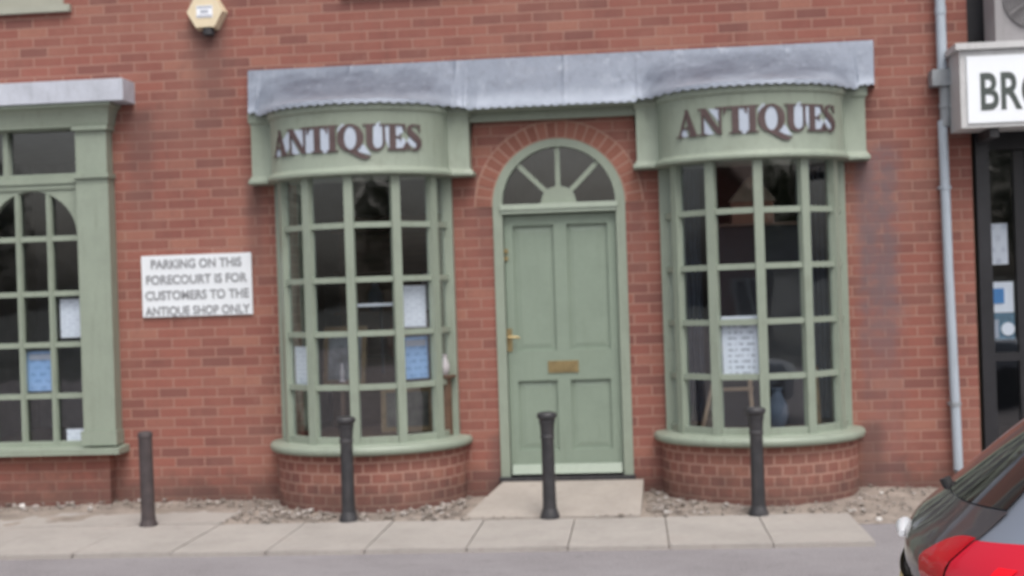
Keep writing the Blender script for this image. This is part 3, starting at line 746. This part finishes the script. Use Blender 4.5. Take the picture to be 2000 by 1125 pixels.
# parking sign
t = empty('parking_sign', (-3.275, -.02, 1.672), label='white rectangular parking notice with four lines of capitals on the brick wall', cat='sign')
part('board', lambda b: box(b, -.425, .425, 0, .018, -.232, .232), M['white'], t, smooth=False, bevel=.003)
for i, (s, wd) in enumerate((('PARKING ON THIS', .70), ('FORECOURT IS FOR', .78), ('CUSTOMERS TO THE', .80), ('ANTIQUE SHOP ONLY', .81))):
    o = text('lettering', s, .094, 0, -.002, .134-.118*i, M['sign_text'], t, sx=1.0, off=.0022)
    xs = [v.co.x for v in o.data.vertices]; k = wd/(max(xs)-min(xs)); mx = (max(xs)+min(xs))/2
    for v in o.data.vertices: v.co.x = (v.co.x-mx)*k
# alarm box
t = empty('alarm_box', (-3.125, -.001, 3.715), label='cream hexagonal alarm box high on the brick wall', cat='alarm box')
bm = bmesh.new()
hx = lambda s: [(.152*s, 0), (.080*s, .128*s), (-.080*s, .128*s), (-.152*s, 0), (-.080*s, -.128*s), (.080*s, -.128*s)]
f = [bm.verts.new((a, -.085, b)) for a, b in hx(.90)]; k_ = [bm.verts.new((a, 0, b)) for a, b in hx(1)]
bm.faces.new(f); bm.faces.new(k_[::-1])
for i in range(6): bm.faces.new((f[i], k_[i], k_[(i+1) % 6], f[(i+1) % 6]))
build('casing', bm, M['cream'], t, bevel=.008)
part('label_plate', lambda b: box(b, -.062, .062, -.089, -.0855, -.045, .045), M['paper'], t, smooth=False)
for u0, u1, w0, w1 in ((-.058, .058, .025, .040), (-.058, .058, -.040, -.027), (-.03, .03, -.014, .012)): part('label_stripe', lambda b: box(b, u0, u1, -.0905, -.0892, w0, w1), M['ink_soft'], t, smooth=False)
part('sounder', lambda b: tube(b, [(.012, -.04, -.12), (.012, -.04, -.17)], .045), M['iron'], t)

# ------------------------------------------------------------------ neighbouring shop
nb_ = empty('neighbouring_shop', (2.45, 0, 0), label='dark glazed shopfront at the right edge beyond the drainpipe', cat='shop building')
def nbox(name, bs, m, bevel=0, parent=None, **k):
    bm = bmesh.new()
    for b in bs: box(bm, b[0]-2.45, b[1]-2.45, *b[2:])
    return build(name, bm, m, parent or nb_, bevel=bevel, **k)
nbox('upper_wall', [(2.446, 7.0, .06, .25, 2.75, 5.6)], M['black'])
nbox('side_wall', [(2.446, 2.50, .07, .235, .0, 2.74)], worn('olive_jamb', (.10, .088, .06, 1), .2, .7))
nbox('return_wall', [(6.9, 7.1, .26, 6, 0, 5.6), (2.45, 6.89, 5.8, 6, 0, 5.6)], M['black'])
nbox('pillar', [(2.468, 2.560, -.02, .055, .02, 2.86)], M['black'], bevel=.006)
fr = nbox('shopfront_frame', [(2.501, 2.53, .20, .25, .04, 2.74), (2.785, 2.86, .19, .25, .04, 2.45), (3.75, 3.83, .19, .25, .04, 2.45), (2.531, 6.9, .19, .25, 2.46, 2.74), (2.531, 2.784, .19, .25, .92, .98), (2.531, 2.784, .19, .25, .04, .16), (3.831, 6.9, .19, .25, .3, .5)], M['black'], bevel=.005)
nbox('glass', [(2.531, 2.784, .215, .221, .16, 2.455), (2.861, 3.749, .215, .221, .1, 2.455), (3.831, 6.9, .215, .221, .5, 2.455)], M['glass'])
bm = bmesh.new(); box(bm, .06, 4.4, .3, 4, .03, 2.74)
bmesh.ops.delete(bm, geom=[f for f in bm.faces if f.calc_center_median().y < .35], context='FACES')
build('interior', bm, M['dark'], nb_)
# lightbox sign
t = empty('lightbox_sign', (2.285, -.06, 2.60), label='long white lightbox sign lettered BRO jutting from the neighbouring shop', cat='sign')
part('casing', lambda b: (box(b, 0, 3.2, -.34, -.012, -.035, .50),), M['sign_metal'], t, smooth=False, bevel=.006)
part('top_lip', lambda b: box(b, -.03, 3.23, -.375, .0, .501, .545), M['sign_metal'], t, smooth=False, bevel=.006)
part('face', lambda b: box(b, .045, 3.15, -.352, -.3405, -.005, .455), M['acrylic'], t, smooth=False, bevel=.004)
for bx in (.20, 2.2): part('mounting_bracket', lambda b: box(b, bx, bx+.06, -.3, .05, -.10, -.036), M['iron'], t, smooth=False)
o = text('lettering', 'BRO', .355, .118, -.354, .088, M['letter_grey'], t, 'LEFT', sx=.67, off=.007, space=1.02)
# air conditioner
t = empty('air_conditioner', (2.55, -.33, 3.15), label='grey air conditioning unit with round fan grille above the white lightbox sign', cat='air conditioner')
part('casing', lambda b: box(b, 0.02, .82, .0, .28, .012, .60), M['ac'], t, smooth=False, bevel=.01)
part('side_panel', lambda b: box(b, -.0, .045, -.006, .284, .005, .61), M['ac'], t, smooth=False, bevel=.006)
def grille(b):
    for r in [.03+.022*i for i in range(9)]:
        tube(b, [(.27+r*math.cos(2*math.pi*k/30), -.022, .30+r*math.sin(2*math.pi*k/30)) for k in range(31)], .003, 5)
    for k in range(6):
        a = math.pi*k/6; tube(b, [(.27-.21*math.cos(a), -.026, .30-.21*math.sin(a)), (.27+.21*math.cos(a), -.026, .30+.21*math.sin(a))], .003, 5)
part('fan_grille', grille, M['ac'], t)
part('fan_opening', lambda b: tube(b, [(.27, -.003, .30), (.27, -.010, .30)], .212, 32), M['ac_dark'], t)
for bx in (.08, .68): part('mounting_rail', lambda b: box(b, bx, bx+.04, -.01, .33, -.006, .010), M['iron'], t, smooth=False)

# ------------------------------------------------------------------ notices behind the glass
def printed(paper, ink, row, seed):
    """paper with lines of small illegible print"""
    pc = {'paper': (.84, .87, .92, 1), 'blue_paper': (.30, .48, .74, 1), 'teal_poster': (.10, .20, .28, 1)}[paper.name]
    ic = {'faint_print': (.64, .67, .74, 1), 'notice_print': (.42, .45, .50, 1), 'blue_print': (.19, .33, .56, 1)}[ink.name]
    t = NT('printed_'+paper.name); o = t.co(); sp = t.n('SeparateXYZ'); t.l(o, sp.inputs[0])
    cb = t.n('CombineXYZ'); t.l(t.math('ADD', sp.outputs[0], seed*.37), cb.inputs[0]); t.l(sp.outputs[2], cb.inputs[1])
    b = t.n('TexBrick'); t.l(cb.outputs[0], b.inputs['Vector']); t.setin(b, Color1=(0, 0, 0, 1), Color2=(1, 1, 1, 1), Mortar=(1, 1, 1, 1), Scale=1.0, Mortar_Size=row*.29, Mortar_Smooth=.1, Brick_Width=.085, Row_Height=row, Bias=-.2)
    inkm = t.math('MULTIPLY', t.math('SUBTRACT', 1.0, b.outputs['Fac']), t.rng(t.noise(o, 40, 2), .35, .55))
    edge = t.math('MULTIPLY', t.rng(t.math('ABSOLUTE', sp.outputs[0]), .085, .1, 1, 0), inkm)
    return t.done(t.mix(edge, pc, ic), .7)
def notice(x, y, z, w_, h_, m, label, yaw=0, tilt=0, lines=0, ink=None, header=False, cat='notice', seed=1, group=None):
    t = empty('notice', (x, y, z), label=label, cat=cat); t.rotation_euler = (0, tilt, yaw)
    bm = bmesh.new(); n_ = 8; f_, k_ = [], []
    for i in range(n_+1):
        u = -w_/2+w_*i/n_; c = .004*math.sin(math.pi*i/n_)
        f_.append([bm.verts.new((u, c, -h_/2)), bm.verts.new((u, c, h_/2))]); k_.append([bm.verts.new((u, c+.0012, -h_/2)), bm.verts.new((u, c+.0012, h_/2))])
    for i in range(n_):
        bm.faces.new((f_[i][0], f_[i+1][0], f_[i+1][1], f_[i][1])); bm.faces.new((k_[i][1], k_[i+1][1], k_[i+1][0], k_[i][0]))
        bm.faces.new((f_[i][1], f_[i+1][1], k_[i+1][1], k_[i][1])); bm.faces.new((f_[i+1][0], f_[i][0], k_[i][0], k_[i+1][0]))
    for i in (0, n_): bm.faces.new((f_[i][0], f_[i][1], k_[i][1], k_[i][0]))
    build('sheet', bm, m, t)
    if lines: t.children[0].data.materials[0] = printed(m, ink or M['ink_soft'], h_*.84/lines, seed)
    if header: part('heading', lambda b: box(b, -w_*.42, w_*.42, -.003, -.001, h_*.28, h_*.43), header, t, smooth=False)
    return t
notice(-4.262, .012, 1.452, .20, .295, M['paper'], 'white printed sheet at the right side of the flat left shop window', lines=9, seed=3)
notice(-4.52, .012, 1.055, .235, .305, M['paper_blue'], 'pale blue notice in the flat left shop window', lines=5, ink=M['ink_blue'], header=M['ink_soft'], seed=4)
notice(-4.27, .012, .553, .14, .11, M['paper'], 'small white card standing on the sill of the flat left shop window', lines=3, seed=5)
def facet(cx, t0, t1, k=.5, back=.03):
    A, B = .628, .56; a, b = Vector(ell(cx, A, B, R(t0))), Vector(ell(cx, A, B, R(t1)))
    d = (b-a).normalized(); p = a.lerp(b, k)+Vector((-d.y, d.x))*back; return p.x, p.y, math.atan2(d.y, d.x)
x, y, a = facet(BL, -60, -30, .5); notice(x, y, 1.045, .225, .305, M['paper'], 'white sheet in the lower left pane of the left bow window', yaw=a, lines=8, seed=6)
x, y, a = facet(BL, 30, 60, .5); notice(x-.01, y+.04, 1.462, .205, .298, M['paper'], 'white sheet directly above the blue notice in the left bow window', yaw=a, lines=10, seed=7, tilt=.01)
x, y, a = facet(BL, 30, 60, .5); notice(x-.005, y+.04, 1.092, .20, .30, M['paper_blue'], 'blue notice directly below a white sheet in the left bow window', yaw=a, lines=5, ink=M['ink_blue'], header=M['ink_soft'], seed=8)
x, y, a = facet(BR, -30, 0, .50); notice(x+.008, y, 1.11, .262, .43, M['paper'], 'tall handwritten white sheet in the middle of the right bow window', yaw=a, lines=9, ink=M['ink'], seed=9, tilt=-.01)
x, y, a = facet(BR, -90, -60, .55); notice(x, y, 1.46, .12, .30, M['paper'], 'narrow white sheet in the leftmost pane of the right bow window', yaw=a, lines=6, seed=10)
notice(2.66, .229, 1.775, .155, .30, M['paper'], 'upper white sheet behind the dark shopfront glass', lines=3, seed=11)
o = notice(2.625, .229, 1.385, .285, .225, M['paper'], 'white poster with blue square behind the dark shopfront glass', cat='poster')
part('blue_square', lambda b: box(b, -.01, .075, -.003, -.001, -.045, .065), M['blue'], o, smooth=False)
o = notice(2.625, .229, 1.172, .285, .195, M['paper_teal'], 'teal poster with a round pale badge behind the dark shopfront glass', cat='poster')
part('round_badge', lambda b: tube(b, [(.095, -.001, -.02), (.095, -.004, -.02)], .048, 28), M['paper'], o)
for u0, u1, w0, w1 in ((.0, .03, -.085, .05), (-.13, -.09, -.02, .05)): part('printed_strip', lambda b: box(b, u0, u1, -.003, -.001, w0, w1), M['ink_soft'], o, smooth=False)

# ------------------------------------------------------------------ things inside the windows
# display counter boards in each bow
for c, l in ((BL, 'low brown display table in the left bow window'), (BR, 'low brown display table in the right bow window')):
    t = empty('display_table', (c, .25, .14), label=l, cat='table')
    part('tabletop', lambda b: box(b, -.5, .5, -.5, .45, .34, .37), M['wood'], t, smooth=False, bevel=.005)
    for sx in (-.44, .44):
        for sy in (-.10, .4): part('leg', lambda b: tube(b, [(sx, sy, 0), (sx, sy, .34)], [.02, .03]), M['wood'], t)
t = empty('dresser', (-1.95, 1.2, .14), label='brown wooden dresser standing behind the left bow window', cat='cabinet')
part('base_cupboard', lambda b: box(b, -.6, .6, 0, .45, 0, .85), M['wood'], t, smooth=False, bevel=.01)
part('worktop', lambda b: box(b, -.64, .64, -.03, .46, .852, .885), M['wood'], t, smooth=False, bevel=.008)
part('back_board', lambda b: box(b, -.6, .6, .42, .45, .887, 2.1), M['wood'], t, smooth=False)
for z in (1.25, 1.6, 1.95): part('shelf', lambda b: box(b, -.6, .6, .2, .419, z, z+.025), M['wood'], t, smooth=False)
for sx in (-.3, .3): part('cupboard_door', lambda b: box(b, sx-.27, sx+.27, -.016, -.001, .08, .78), M['wood'], t, smooth=False, bevel=.006)
def lathe_thing(name, loc, prof, m, label, cat):
    bm = bmesh.new(); lathe(bm, prof, 24); o = build(name, bm, m, smooth=40); o.location = loc; return tag(o, label, cat)
lathe_thing('figurine', (-2.12, -.30, .512), [(.04, 0), (.045, .015), (.02, .03), (.03, .09), (.035, .12), (.018, .16), (.02, .19), (.012, .22)], M['china'], 'small white china figurine low in the left bow window', 'figurine')
fg = bpy.data.objects['figurine']; fg.location.z = .93; fg.scale = (.6, .6, .62)
t = empty('plant_stand', (-2.12, -.30, .512), label='slim dark stand holding the china figurine in the left bow window', cat='stand')
part('top', lambda b: tube(b, [(0, 0, .40), (0, 0, .417)], .09, 24), M['wood'], t); part('stem', lambda b: tube(b, [(0, 0, .02), (0, 0, .40)], .015), M['wood'], t); part('foot', lambda b: tube(b, [(0, 0, 0), (0, 0, .02)], .08, 24), M['wood'], t)
t = empty('light_strip_board', (-1.86, -.2, 1.47), label='pale board drawn for a strip of light across the middle of the left bow window', cat='shelf')
part('board', lambda b: box(b, -.13, .16, -.12, .12, 0, .022), M['white'], t, smooth=False, bevel=.003)  # white board drawn for a bright strip of light in the panes
part('bracket', lambda b: tube(b, [(.0, .12, 0), (.0, .12, -.5)], .01), M['black'], t)
lathe_thing('jug', (-1.40, -.12, .95), [(.03, 0), (.05, .03), (.055, .09), (.035, .14), (.03, .17), (.038, .19)], M['china'], 'white jug at the right-hand side of the left bow window', 'jug').scale = (.75, .75, .8)
t = empty('pedestal', (-1.40, -.12, .512), label='dark pedestal under the white jug', cat='stand')
part('column', lambda b: tube(b, [(0, 0, 0), (0, 0, .42)], .05), M['wood'], t); part('top', lambda b: tube(b, [(0, 0, .42), (0, 0, .436)], .085, 20), M['wood'], t)
def frame_thing(loc, yaw, w_, h_, pm, label):
    t = empty('picture_frame', loc, rz=yaw, label=label, cat='picture frame'); t.rotation_euler = (R(-8), 0, yaw)
    me = plate(rect(-w_/2, w_/2, 0, h_), [rect(-w_/2+.04, w_/2-.04, .04, h_-.04)], -.012, .012); link('frame', me, M['gilt'], t)
    part('picture', lambda b: box(b, -w_/2+.038, w_/2-.038, .0, .008, .038, h_-.038), pm, t, smooth=False)
M['gilt'] = worn('old_gilt', (.24, .17, .09, 1), .25, .45, .5, scale=12)
M['canvas'] = worn('dark_painting', (.12, .12, .10, 1), .6, .6, scale=9)
M['canvas2'] = worn('grey_painting', (.20, .22, .24, 1), .6, .6, scale=7)
frame_thing((-1.72, .10, .516), .1, .40, .34, M['canvas'], 'gilt framed picture standing low in the centre of the left bow window')
frame_thing((-2.25, .34, .86), -.2, .36, .46, M['canvas2'], 'tall gilt framed picture behind the china figurine in the left bow window')
frame_thing((1.12, -.06, .516), .15, .40, .42, M['canvas2'], 'grey painting in a gilt frame low at the right of the right bow window')
VP = [(.05, 0), (.07, .03), (.085, .10), (.08, .17), (.045, .24), (.035, .28), (.05, .31)]
for loc, sc, m_, lb in (((-1.75, 1.45, 1.418), 1.0, 'china', 'white vase on the dresser shelf behind the left bow window'), ((-2.2, 1.45, 1.418), .8, 'curtain', 'blue vase on the dresser shelf behind the left bow window'), ((-2.0, 1.3, 1.026), 1.1, 'terracotta', 'terracotta vase on the worktop of the dresser'), ((1.0, -.12, .512), .9, 'curtain', 'blue vase beside the easel in the right bow window')):
    o = lathe_thing('vase', loc, VP, M[m_], lb, 'vase'); o.scale = (sc, sc, sc)
t = empty('easel', (.66, -.02, .512), label='pale wooden easel behind the handwritten sheet in the right bow window', cat='easel')
part('leg', lambda b: tube(b, [(-.20, -.16, 0), (-.03, -.10, .62)], .016), M['wood_pale'], t); part('leg', lambda b: tube(b, [(.16, -.16, 0), (.14, -.12, .62)], .016), M['wood_pale'], t); part('crossbar', lambda b: box(b, -.13, .17, -.16, -.14, .27, .295), M['wood_pale'], t, smooth=False)
t = empty('house_reflection', (.88, .05, 1.98), label='tan and orange solid shape of a reflected house high in the right bow window', cat='reflection shape')  # solid shape added where the panes reflect a gable house
part('walls', lambda b: box(b, -.15, .15, -.10, .10, .0, .16), M['terracotta'], t, smooth=False)
def gable(b):
    p = [(-.17, .16), (.17, .16), (.02, .34), (-.02, .34)]; f_ = [b.verts.new((a, -.12, c)) for a, c in p]; k_ = [b.verts.new((a, .12, c)) for a, c in p]
    b.faces.new(f_); b.faces.new(k_[::-1])
    for i in range(4): b.faces.new((f_[i], k_[i], k_[(i+1) % 4], f_[(i+1) % 4]))
part('roof', gable, M['tan'], t, smooth=False)
t = empty('tall_cabinet', (.9, .45, .14), label='tall dark cabinet behind the right bow window below the reflected house shape', cat='cabinet')
part('carcass', lambda b: box(b, -.3, .3, -.55, -.27, .38, 1.82), M['dark'], t, smooth=False, bevel=.01); part('top', lambda b: box(b, -.33, .33, -.58, .0, 1.823, 1.838), M['wood'], t, smooth=False)
part('plinth', lambda b: box(b, -.3, .3, -.55, .0, .372, .378), M['wood'], t, smooth=False)
for nm, xx, lb in (('curtain', 1.30, 'blue grey curtain at the right side of the right bow window'), ('curtain', .40, 'blue grey curtain at the left side of the right bow window')):
    bm = bmesh.new(); pts = [(xx-.10+.2*i/40, .02+.018*math.sin(i*.9)) for i in range(41)]
    sweep(bm, pts, [(0, .55), (0, 2.38)], caps=False); bmesh.ops.solidify(bm, geom=bm.faces[:], thickness=.004)
    tag(build(nm, bm, M['curtain'], smooth=True), lb, 'curtain')

# ------------------------------------------------------------------ parked car, its tail in the lower right corner
car = empty('parked_car', (0, 0, 0), label='silver blue hatchback with shade-toned tailgate and red tail lamps, bottom right corner', cat='car')
CL = 4.0
# levels: z, tail s, nose s, half width, exponent
LV = [(.18, -.02, 3.92, .78, 5.5), (.30, -.13, 3.98, .84, 5.5), (.50, -.17, 4.0, .86, 5.2), (.62, -.13, 3.98, .865, 5), (.72, -.115, 3.9, .86, 4.8), (.80, -.12, 3.6, .855, 4.6), (.84, -.11, 3.3, .845, 4.5), (.885, -.06, 3.05, .83, 4.4), (.935, 0.0, 2.90, .80, 4.3),
      (1.0, .075, 2.72, .765, 4.3), (1.08, .165, 2.55, .73, 4.3), (1.18, .285, 2.36, .69, 4.2), (1.28, .41, 2.18, .655, 4), (1.36, .53, 2.02, .62, 3.8), (1.42, .68, 1.86, .57, 3.5), (1.45, .90, 1.68, .45, 3.2), (1.462, 1.15, 1.5, .2, 3)]
def lev(z):
    z = min(max(z, LV[0][0]), LV[-1][0])
    k = next(i for i in range(len(LV)-1) if LV[i+1][0] >= z); a, b = LV[k], LV[k+1]; t = (z-a[0])/(b[0]-a[0])
    return [p+(q-p)*t for p, q in zip(a, b)]
AC, AN, NE = .40, .75, 2.7
def cs(th, z, off=0):
    """th: 0 = tail centre, 0..60 round the near corner, 60..120 along the near flank, 180 nose"""
    _, s0, s1, b, n = lev(z); sg = 1 if th >= 0 else -1; t = abs(th)
    k = min(1, b/.80); ac, an = AC*k, AN*k
    if t > 180: t = 360-t; sg = -sg
    if t < 60 or t > 120:
        r = R(t*1.5) if t < 60 else R((180-t)*1.5); C, Sn = math.cos(r), math.sin(r); C = max(C, 0)
        a = ac if t < 60 else an
        d = a*(1-C**(2/NE)); y = b*Sn**(2/NE)
        nx_, ny_ = -C**(2-2/NE)/a, Sn**(2-2/NE)/b
        x = s0+d if t < 60 else s1-d
        if t > 120: nx_ = -nx_
    else:
        u = (t-60)/60; x = s0+ac+(s1-an-s0-ac)*u; y = b; nx_, ny_ = 0, 1
    L = math.hypot(nx_, ny_) or 1
    bow_ = .075*(1-(y/b)**2)
    x += -bow_ if t < 60 else (bow_ if t > 120 else 0)
    return Vector((x+nx_/L*off, -sg*(y+ny_/L*off), z+(off*.5 if z > .94 else 0)))
def patch(name, t0, t1, z0, z1, m, parent, off=.004, nt_=24, nz_=12, inset=None, thick=True, smooth=60, **k):
    bm = bmesh.new(); g = []
    for i in range(nt_+1):
        row = []
        for j in range(nz_+1):
            u, v = i/nt_, j/nz_
            a, b, c, d = (t0, t1, z0, z1)
            if inset: a, b, c, d = inset(u, v)
            row.append(bm.verts.new(cs(a+(b-a)*u, c+(d-c)*v, off)))
        g.append(row)
    for i in range(nt_):
        for j in range(nz_): bm.faces.new((g[i][j], g[i+1][j], g[i+1][j+1], g[i][j+1]))
    bmesh.ops.recalc_face_normals(bm, faces=bm.faces)
    return build(name, bm, m, parent, smooth=smooth, **k)
bm = bmesh.new(); NT_ = 120; zs = []
for a, b in zip(LV, LV[1:]):
    for k in range(4): zs.append(a[0]+(b[0]-a[0])*k/4)
zs.append(LV[-1][0]); g = [[bm.verts.new(cs(360*i/NT_, z)) for i in range(NT_)] for z in zs]
for a, b in zip(g, g[1:]):
    for i in range(NT_): bm.faces.new((a[i], a[(i+1) % NT_], b[(i+1) % NT_], b[i]))
bm.faces.new(g[-1]); bm.faces.new(g[0][::-1])
body = build('body', bm, M['silver'], car, smooth=50)
# theta values: superellipse crowds; tail corner sits near th 40..50
def th_for_y(yf, z):     # theta on the tail where |y| = yf*halfwidth
    return math.degrees(math.asin(min(1, yf**(NE/2))))/1.5
def tail_patch(name, ya, yb, z0, z1, m, parent, off=.006, nt_=20, nz_=10, shape=None, **k):
    def ins(u, v): return None
    bm = bmesh.new(); g = []
    for i in range(nt_+1):
        row = []
        for j in range(nz_+1):
            u, v = i/nt_, j/nz_; yy, zz = (ya+(yb-ya)*u, z0+(z1-z0)*v)
            if shape: yy, zz = shape(u, v)
            th = th_for_y(abs(yy), zz)*(1 if yy > 0 else -1); row.append(bm.verts.new(cs(th, zz, off)))
        g.append(row)
    for i in range(nt_):
        for j in range(nz_): bm.faces.new((g[i][j], g[i+1][j], g[i+1][j+1], g[i][j+1]))
    return build(name, bm, m, parent, smooth=60, **k)
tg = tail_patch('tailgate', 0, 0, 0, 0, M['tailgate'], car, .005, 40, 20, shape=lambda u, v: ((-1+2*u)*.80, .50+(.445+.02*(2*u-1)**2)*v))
tail_patch('rear_window', 0, 0, 0, 0, M['car_glass'], car, .006, 40, 24, shape=lambda u, v: ((-1+2*u)*(.79-.12*v), .948+.02*(2*u-1)**2+(.41-.02*(2*u-1)**2)*v))
tail_patch('plate_recess', -.46, .46, .60, .765, M['trim'], tg, .008)
tail_patch('number_plate', -.44, .44, .625, .74, M['plate'], tg, .022)
part('chrome_handle', lambda b: tube(b, [tuple(cs(th_for_y(abs(q), .82)*(1 if q > 0 else -1), .822, .016)) for q in (-.04, .001, .06, .14, .22)], [.010, .018, .023, .018, .009]), M['handle_highlight'], tg)
part('wiper_pivot', lambda b: tube(b, [tuple(cs(0, .935, .0)), tuple(cs(0, .948, .025))], .017), M['trim'], car)
for s in (1, -1):
    # tail lamp: inner half on the tailgate, outer half wrapping the wing
    def shp(u, v, s=s):
        z1 = .905-.045*(1-u)**3; z0 = .64; y0 = .74-.14*v**1.5+.06*max(0, v-.85)/.15; return (s*(y0+(.80-y0)*u), z0+(z1-z0)*v)
    lamp = tail_patch('tail_lamp', 0, 0, 0, 0, M['red_lens'], car, .016, 16, 14, shape=shp)
    n = 40; bm = bmesh.new(); g = []
    for i in range(n+1):
        row = []
        for j in range(11):
            z = .64+(.900+.035*(i/n)-.64)*j/10; tA = th_for_y(.806, z); row.append(bm.verts.new(cs(s*(tA+(64-tA)*i/n), z, .015)))
        g.append(row)
    for i in range(n):
        for j in range(10): bm.faces.new((g[i][j], g[i+1][j], g[i+1][j+1], g[i][j+1]))
    build('lamp_wrap', bm, M['red_lens2'], lamp, smooth=60)
    bm = bmesh.new(); g = []
    for i in range(9):
        row = []
        for j in range(7):
            z = .79+.07*j/6; tA = th_for_y(.93, z); row.append(bm.verts.new(cs(s*(tA+4*i/8), z, .018)))
        g.append(row)
    for i in range(8):
        for j in range(6): bm.faces.new((g[i][j], g[i+1][j], g[i+1][j+1], g[i][j+1]))
    build('bulb_reflector', bm, M['red_glow'], lamp)
    for (a, b, nm) in ((70, 88, 'rear_side_window'), (90, 112, 'front_side_window')):
        patch(nm, s*a, s*b, .985, 1.33, M['car_glass'], car, .006)
    for wx in (.72, 3.15):
        t = empty('wheel', (wx, -s*.74, .31)); t.parent = car; t.rotation_euler = (R(90*s), 0, 0)
        part('tyre', lambda b: lathe(b, [(.2, -.1), (.29, -.1), (.31, -.08), (.31, .08), (.29, .1), (.2, .1)], 36), M['tyre'], t)
        part('rim', lambda b: lathe(b, [(.05, .02), (.19, .085), (.199, .102), (.199, .05)], 20), M['sign_metal'], t)
        me_ = bmesh.new(); tube(me_, [(wx, -s*.62, .31), (wx, -s*.857, .31)], .35, 36); build('wheel_arch', me_, M['trim'], car)
    part('door_mirror', lambda b: tube(b, [(2.35, -s*.80, .96), (2.33, -s*.90, 1.0), (2.33, -s*1.0, 1.0)], [.03, .075, .055]), M['silver'], car)
patch('windscreen', 150, 210, .96, 1.40, M['car_glass'], car, .006)
patch('rear_bumper', -62, 62, .24, .52, M['silver'], car, .025)
for s in (1, -1): patch('headlamp', s*128, s*150, .62, .72, M['chrome'], car, .01)
# place: tail centre seam at lateral midpoint, nose to the right and a little towards the viewer
A_ = R(-16); ctr = Vector((1.0, -DIST+4.1, 0)); car.location = (ctr.x, ctr.y, -.018); car.rotation_euler = (0, 0, A_)

# ------------------------------------------------------------------ across the street (seen only in the window reflections)
def tree(x, y, h, seed, label):
    rnd = random.Random(seed); t = empty('tree', (x, y, -.06), label=label, cat='tree', group='trees across the street')
    bm = bmesh.new(); tube(bm, [(0, 0, 0), (.05, 0, h*.3), (0, .1, h*.75)], [.2, .15, .04], 9); tips = []
    for k in range(26):
        z = h*rnd.uniform(.25, .7); a = rnd.uniform(0, 6.28); L = h*rnd.uniform(.2, .38)*(1-.5*z/h); p0 = Vector((0, 0, z)); p1 = p0+Vector((math.cos(a)*L, math.sin(a)*L, L*rnd.uniform(.4, 1.0)))
        tube(bm, [p0, (p0+p1)/2+Vector((0, 0, .1)), p1], [.05, .03, .012], 5); tips += [p1, (p0+p1)/2]
    build('trunk', bm, M['bark'], t)
    bm = bmesh.new()
    for k in range(2600):
        c = rnd.choice(tips)+Vector((rnd.gauss(0, .45), rnd.gauss(0, .45), rnd.gauss(0, .4))); s = rnd.uniform(.06, .16)
        a = Vector((rnd.uniform(-1, 1), rnd.uniform(-1, 1), rnd.uniform(-1, 1))).normalized(); b = a.orthogonal().normalized()
        vs = [bm.verts.new(c+a*s), bm.verts.new(c+b*s*.7), bm.verts.new(c-a*s), bm.verts.new(c-b*s*.7)]; bm.faces.new(vs)
    build('crown', bm, M['leaf'], t)
for i, (x, y, h) in enumerate(((-21, -30, 6.5), (-9.5, -33, 7.5), (-6, -29, 4.6), (3.2, -31, 5.2), (7.5, -29, 6.8), (13, -33, 8), (20, -30, 6))):
    tree(x, y, h, i+3, ['leafy tree standing across the street, leftmost of the row', 'tall tree just right of the house across the street', 'small tree second right of the house across the street', 'middle tree of the row across the street', 'fuller tree right of the middle one across the street', 'tallest tree in the row across the street', 'tree at the far right end of the row across the street'][i])
t = empty('opposite_house', (-14.5, -34, -.06), label='brick house with a tiled gable roof across the street', cat='house')
me = plate([(-3.2, 0), (3.2, 0), (3.2, 4.6), (0, 7.2), (-3.2, 4.6)], [rect(-2.4, -1.2, 1, 2.3), rect(1.2, 2.4, 1, 2.3), rect(-.6, .6, 3.2, 4.3)], -.15, .1); box_uv(me); link('front_wall', me, M['brick'], t)
part('side_wall', lambda b: (box(b, -3.2, -3.0, -8, -.16, 0, 4.6), box(b, 3.0, 3.2, -8, -.16, 0, 4.6)), M['brick'], t, smooth=False)
def rf(b):
    for s in (-1, 1):
        vs = [b.verts.new(p) for p in ((s*3.5, .35, 4.4), (0, .35, 7.3), (0, -8, 7.3), (s*3.5, -8, 4.4))]; f = b.faces.new(vs); r = bmesh.ops.extrude_face_region(b, geom=[f])
        for q in r['geom']:
            if isinstance(q, bmesh.types.BMVert): q.co.z += .15
part('roof', rf, M['roof'], t, smooth=False)
for a, b, c, d in ((-2.4, -1.2, 1, 2.3), (1.2, 2.4, 1, 2.3), (-.6, .6, 3.2, 4.3)):
    me = plate(rect(a, b, c, d), [rect(a+.08, (a+b)/2-.04, c+.08, d-.08), rect((a+b)/2+.04, b-.08, c+.08, d-.08)], -.05, .02); o = link('window', me, M['white'], t)
    boxes('pane', [(a+.05, b-.05, -.03, -.02, c+.05, d-.05)], M['car_glass'], o)
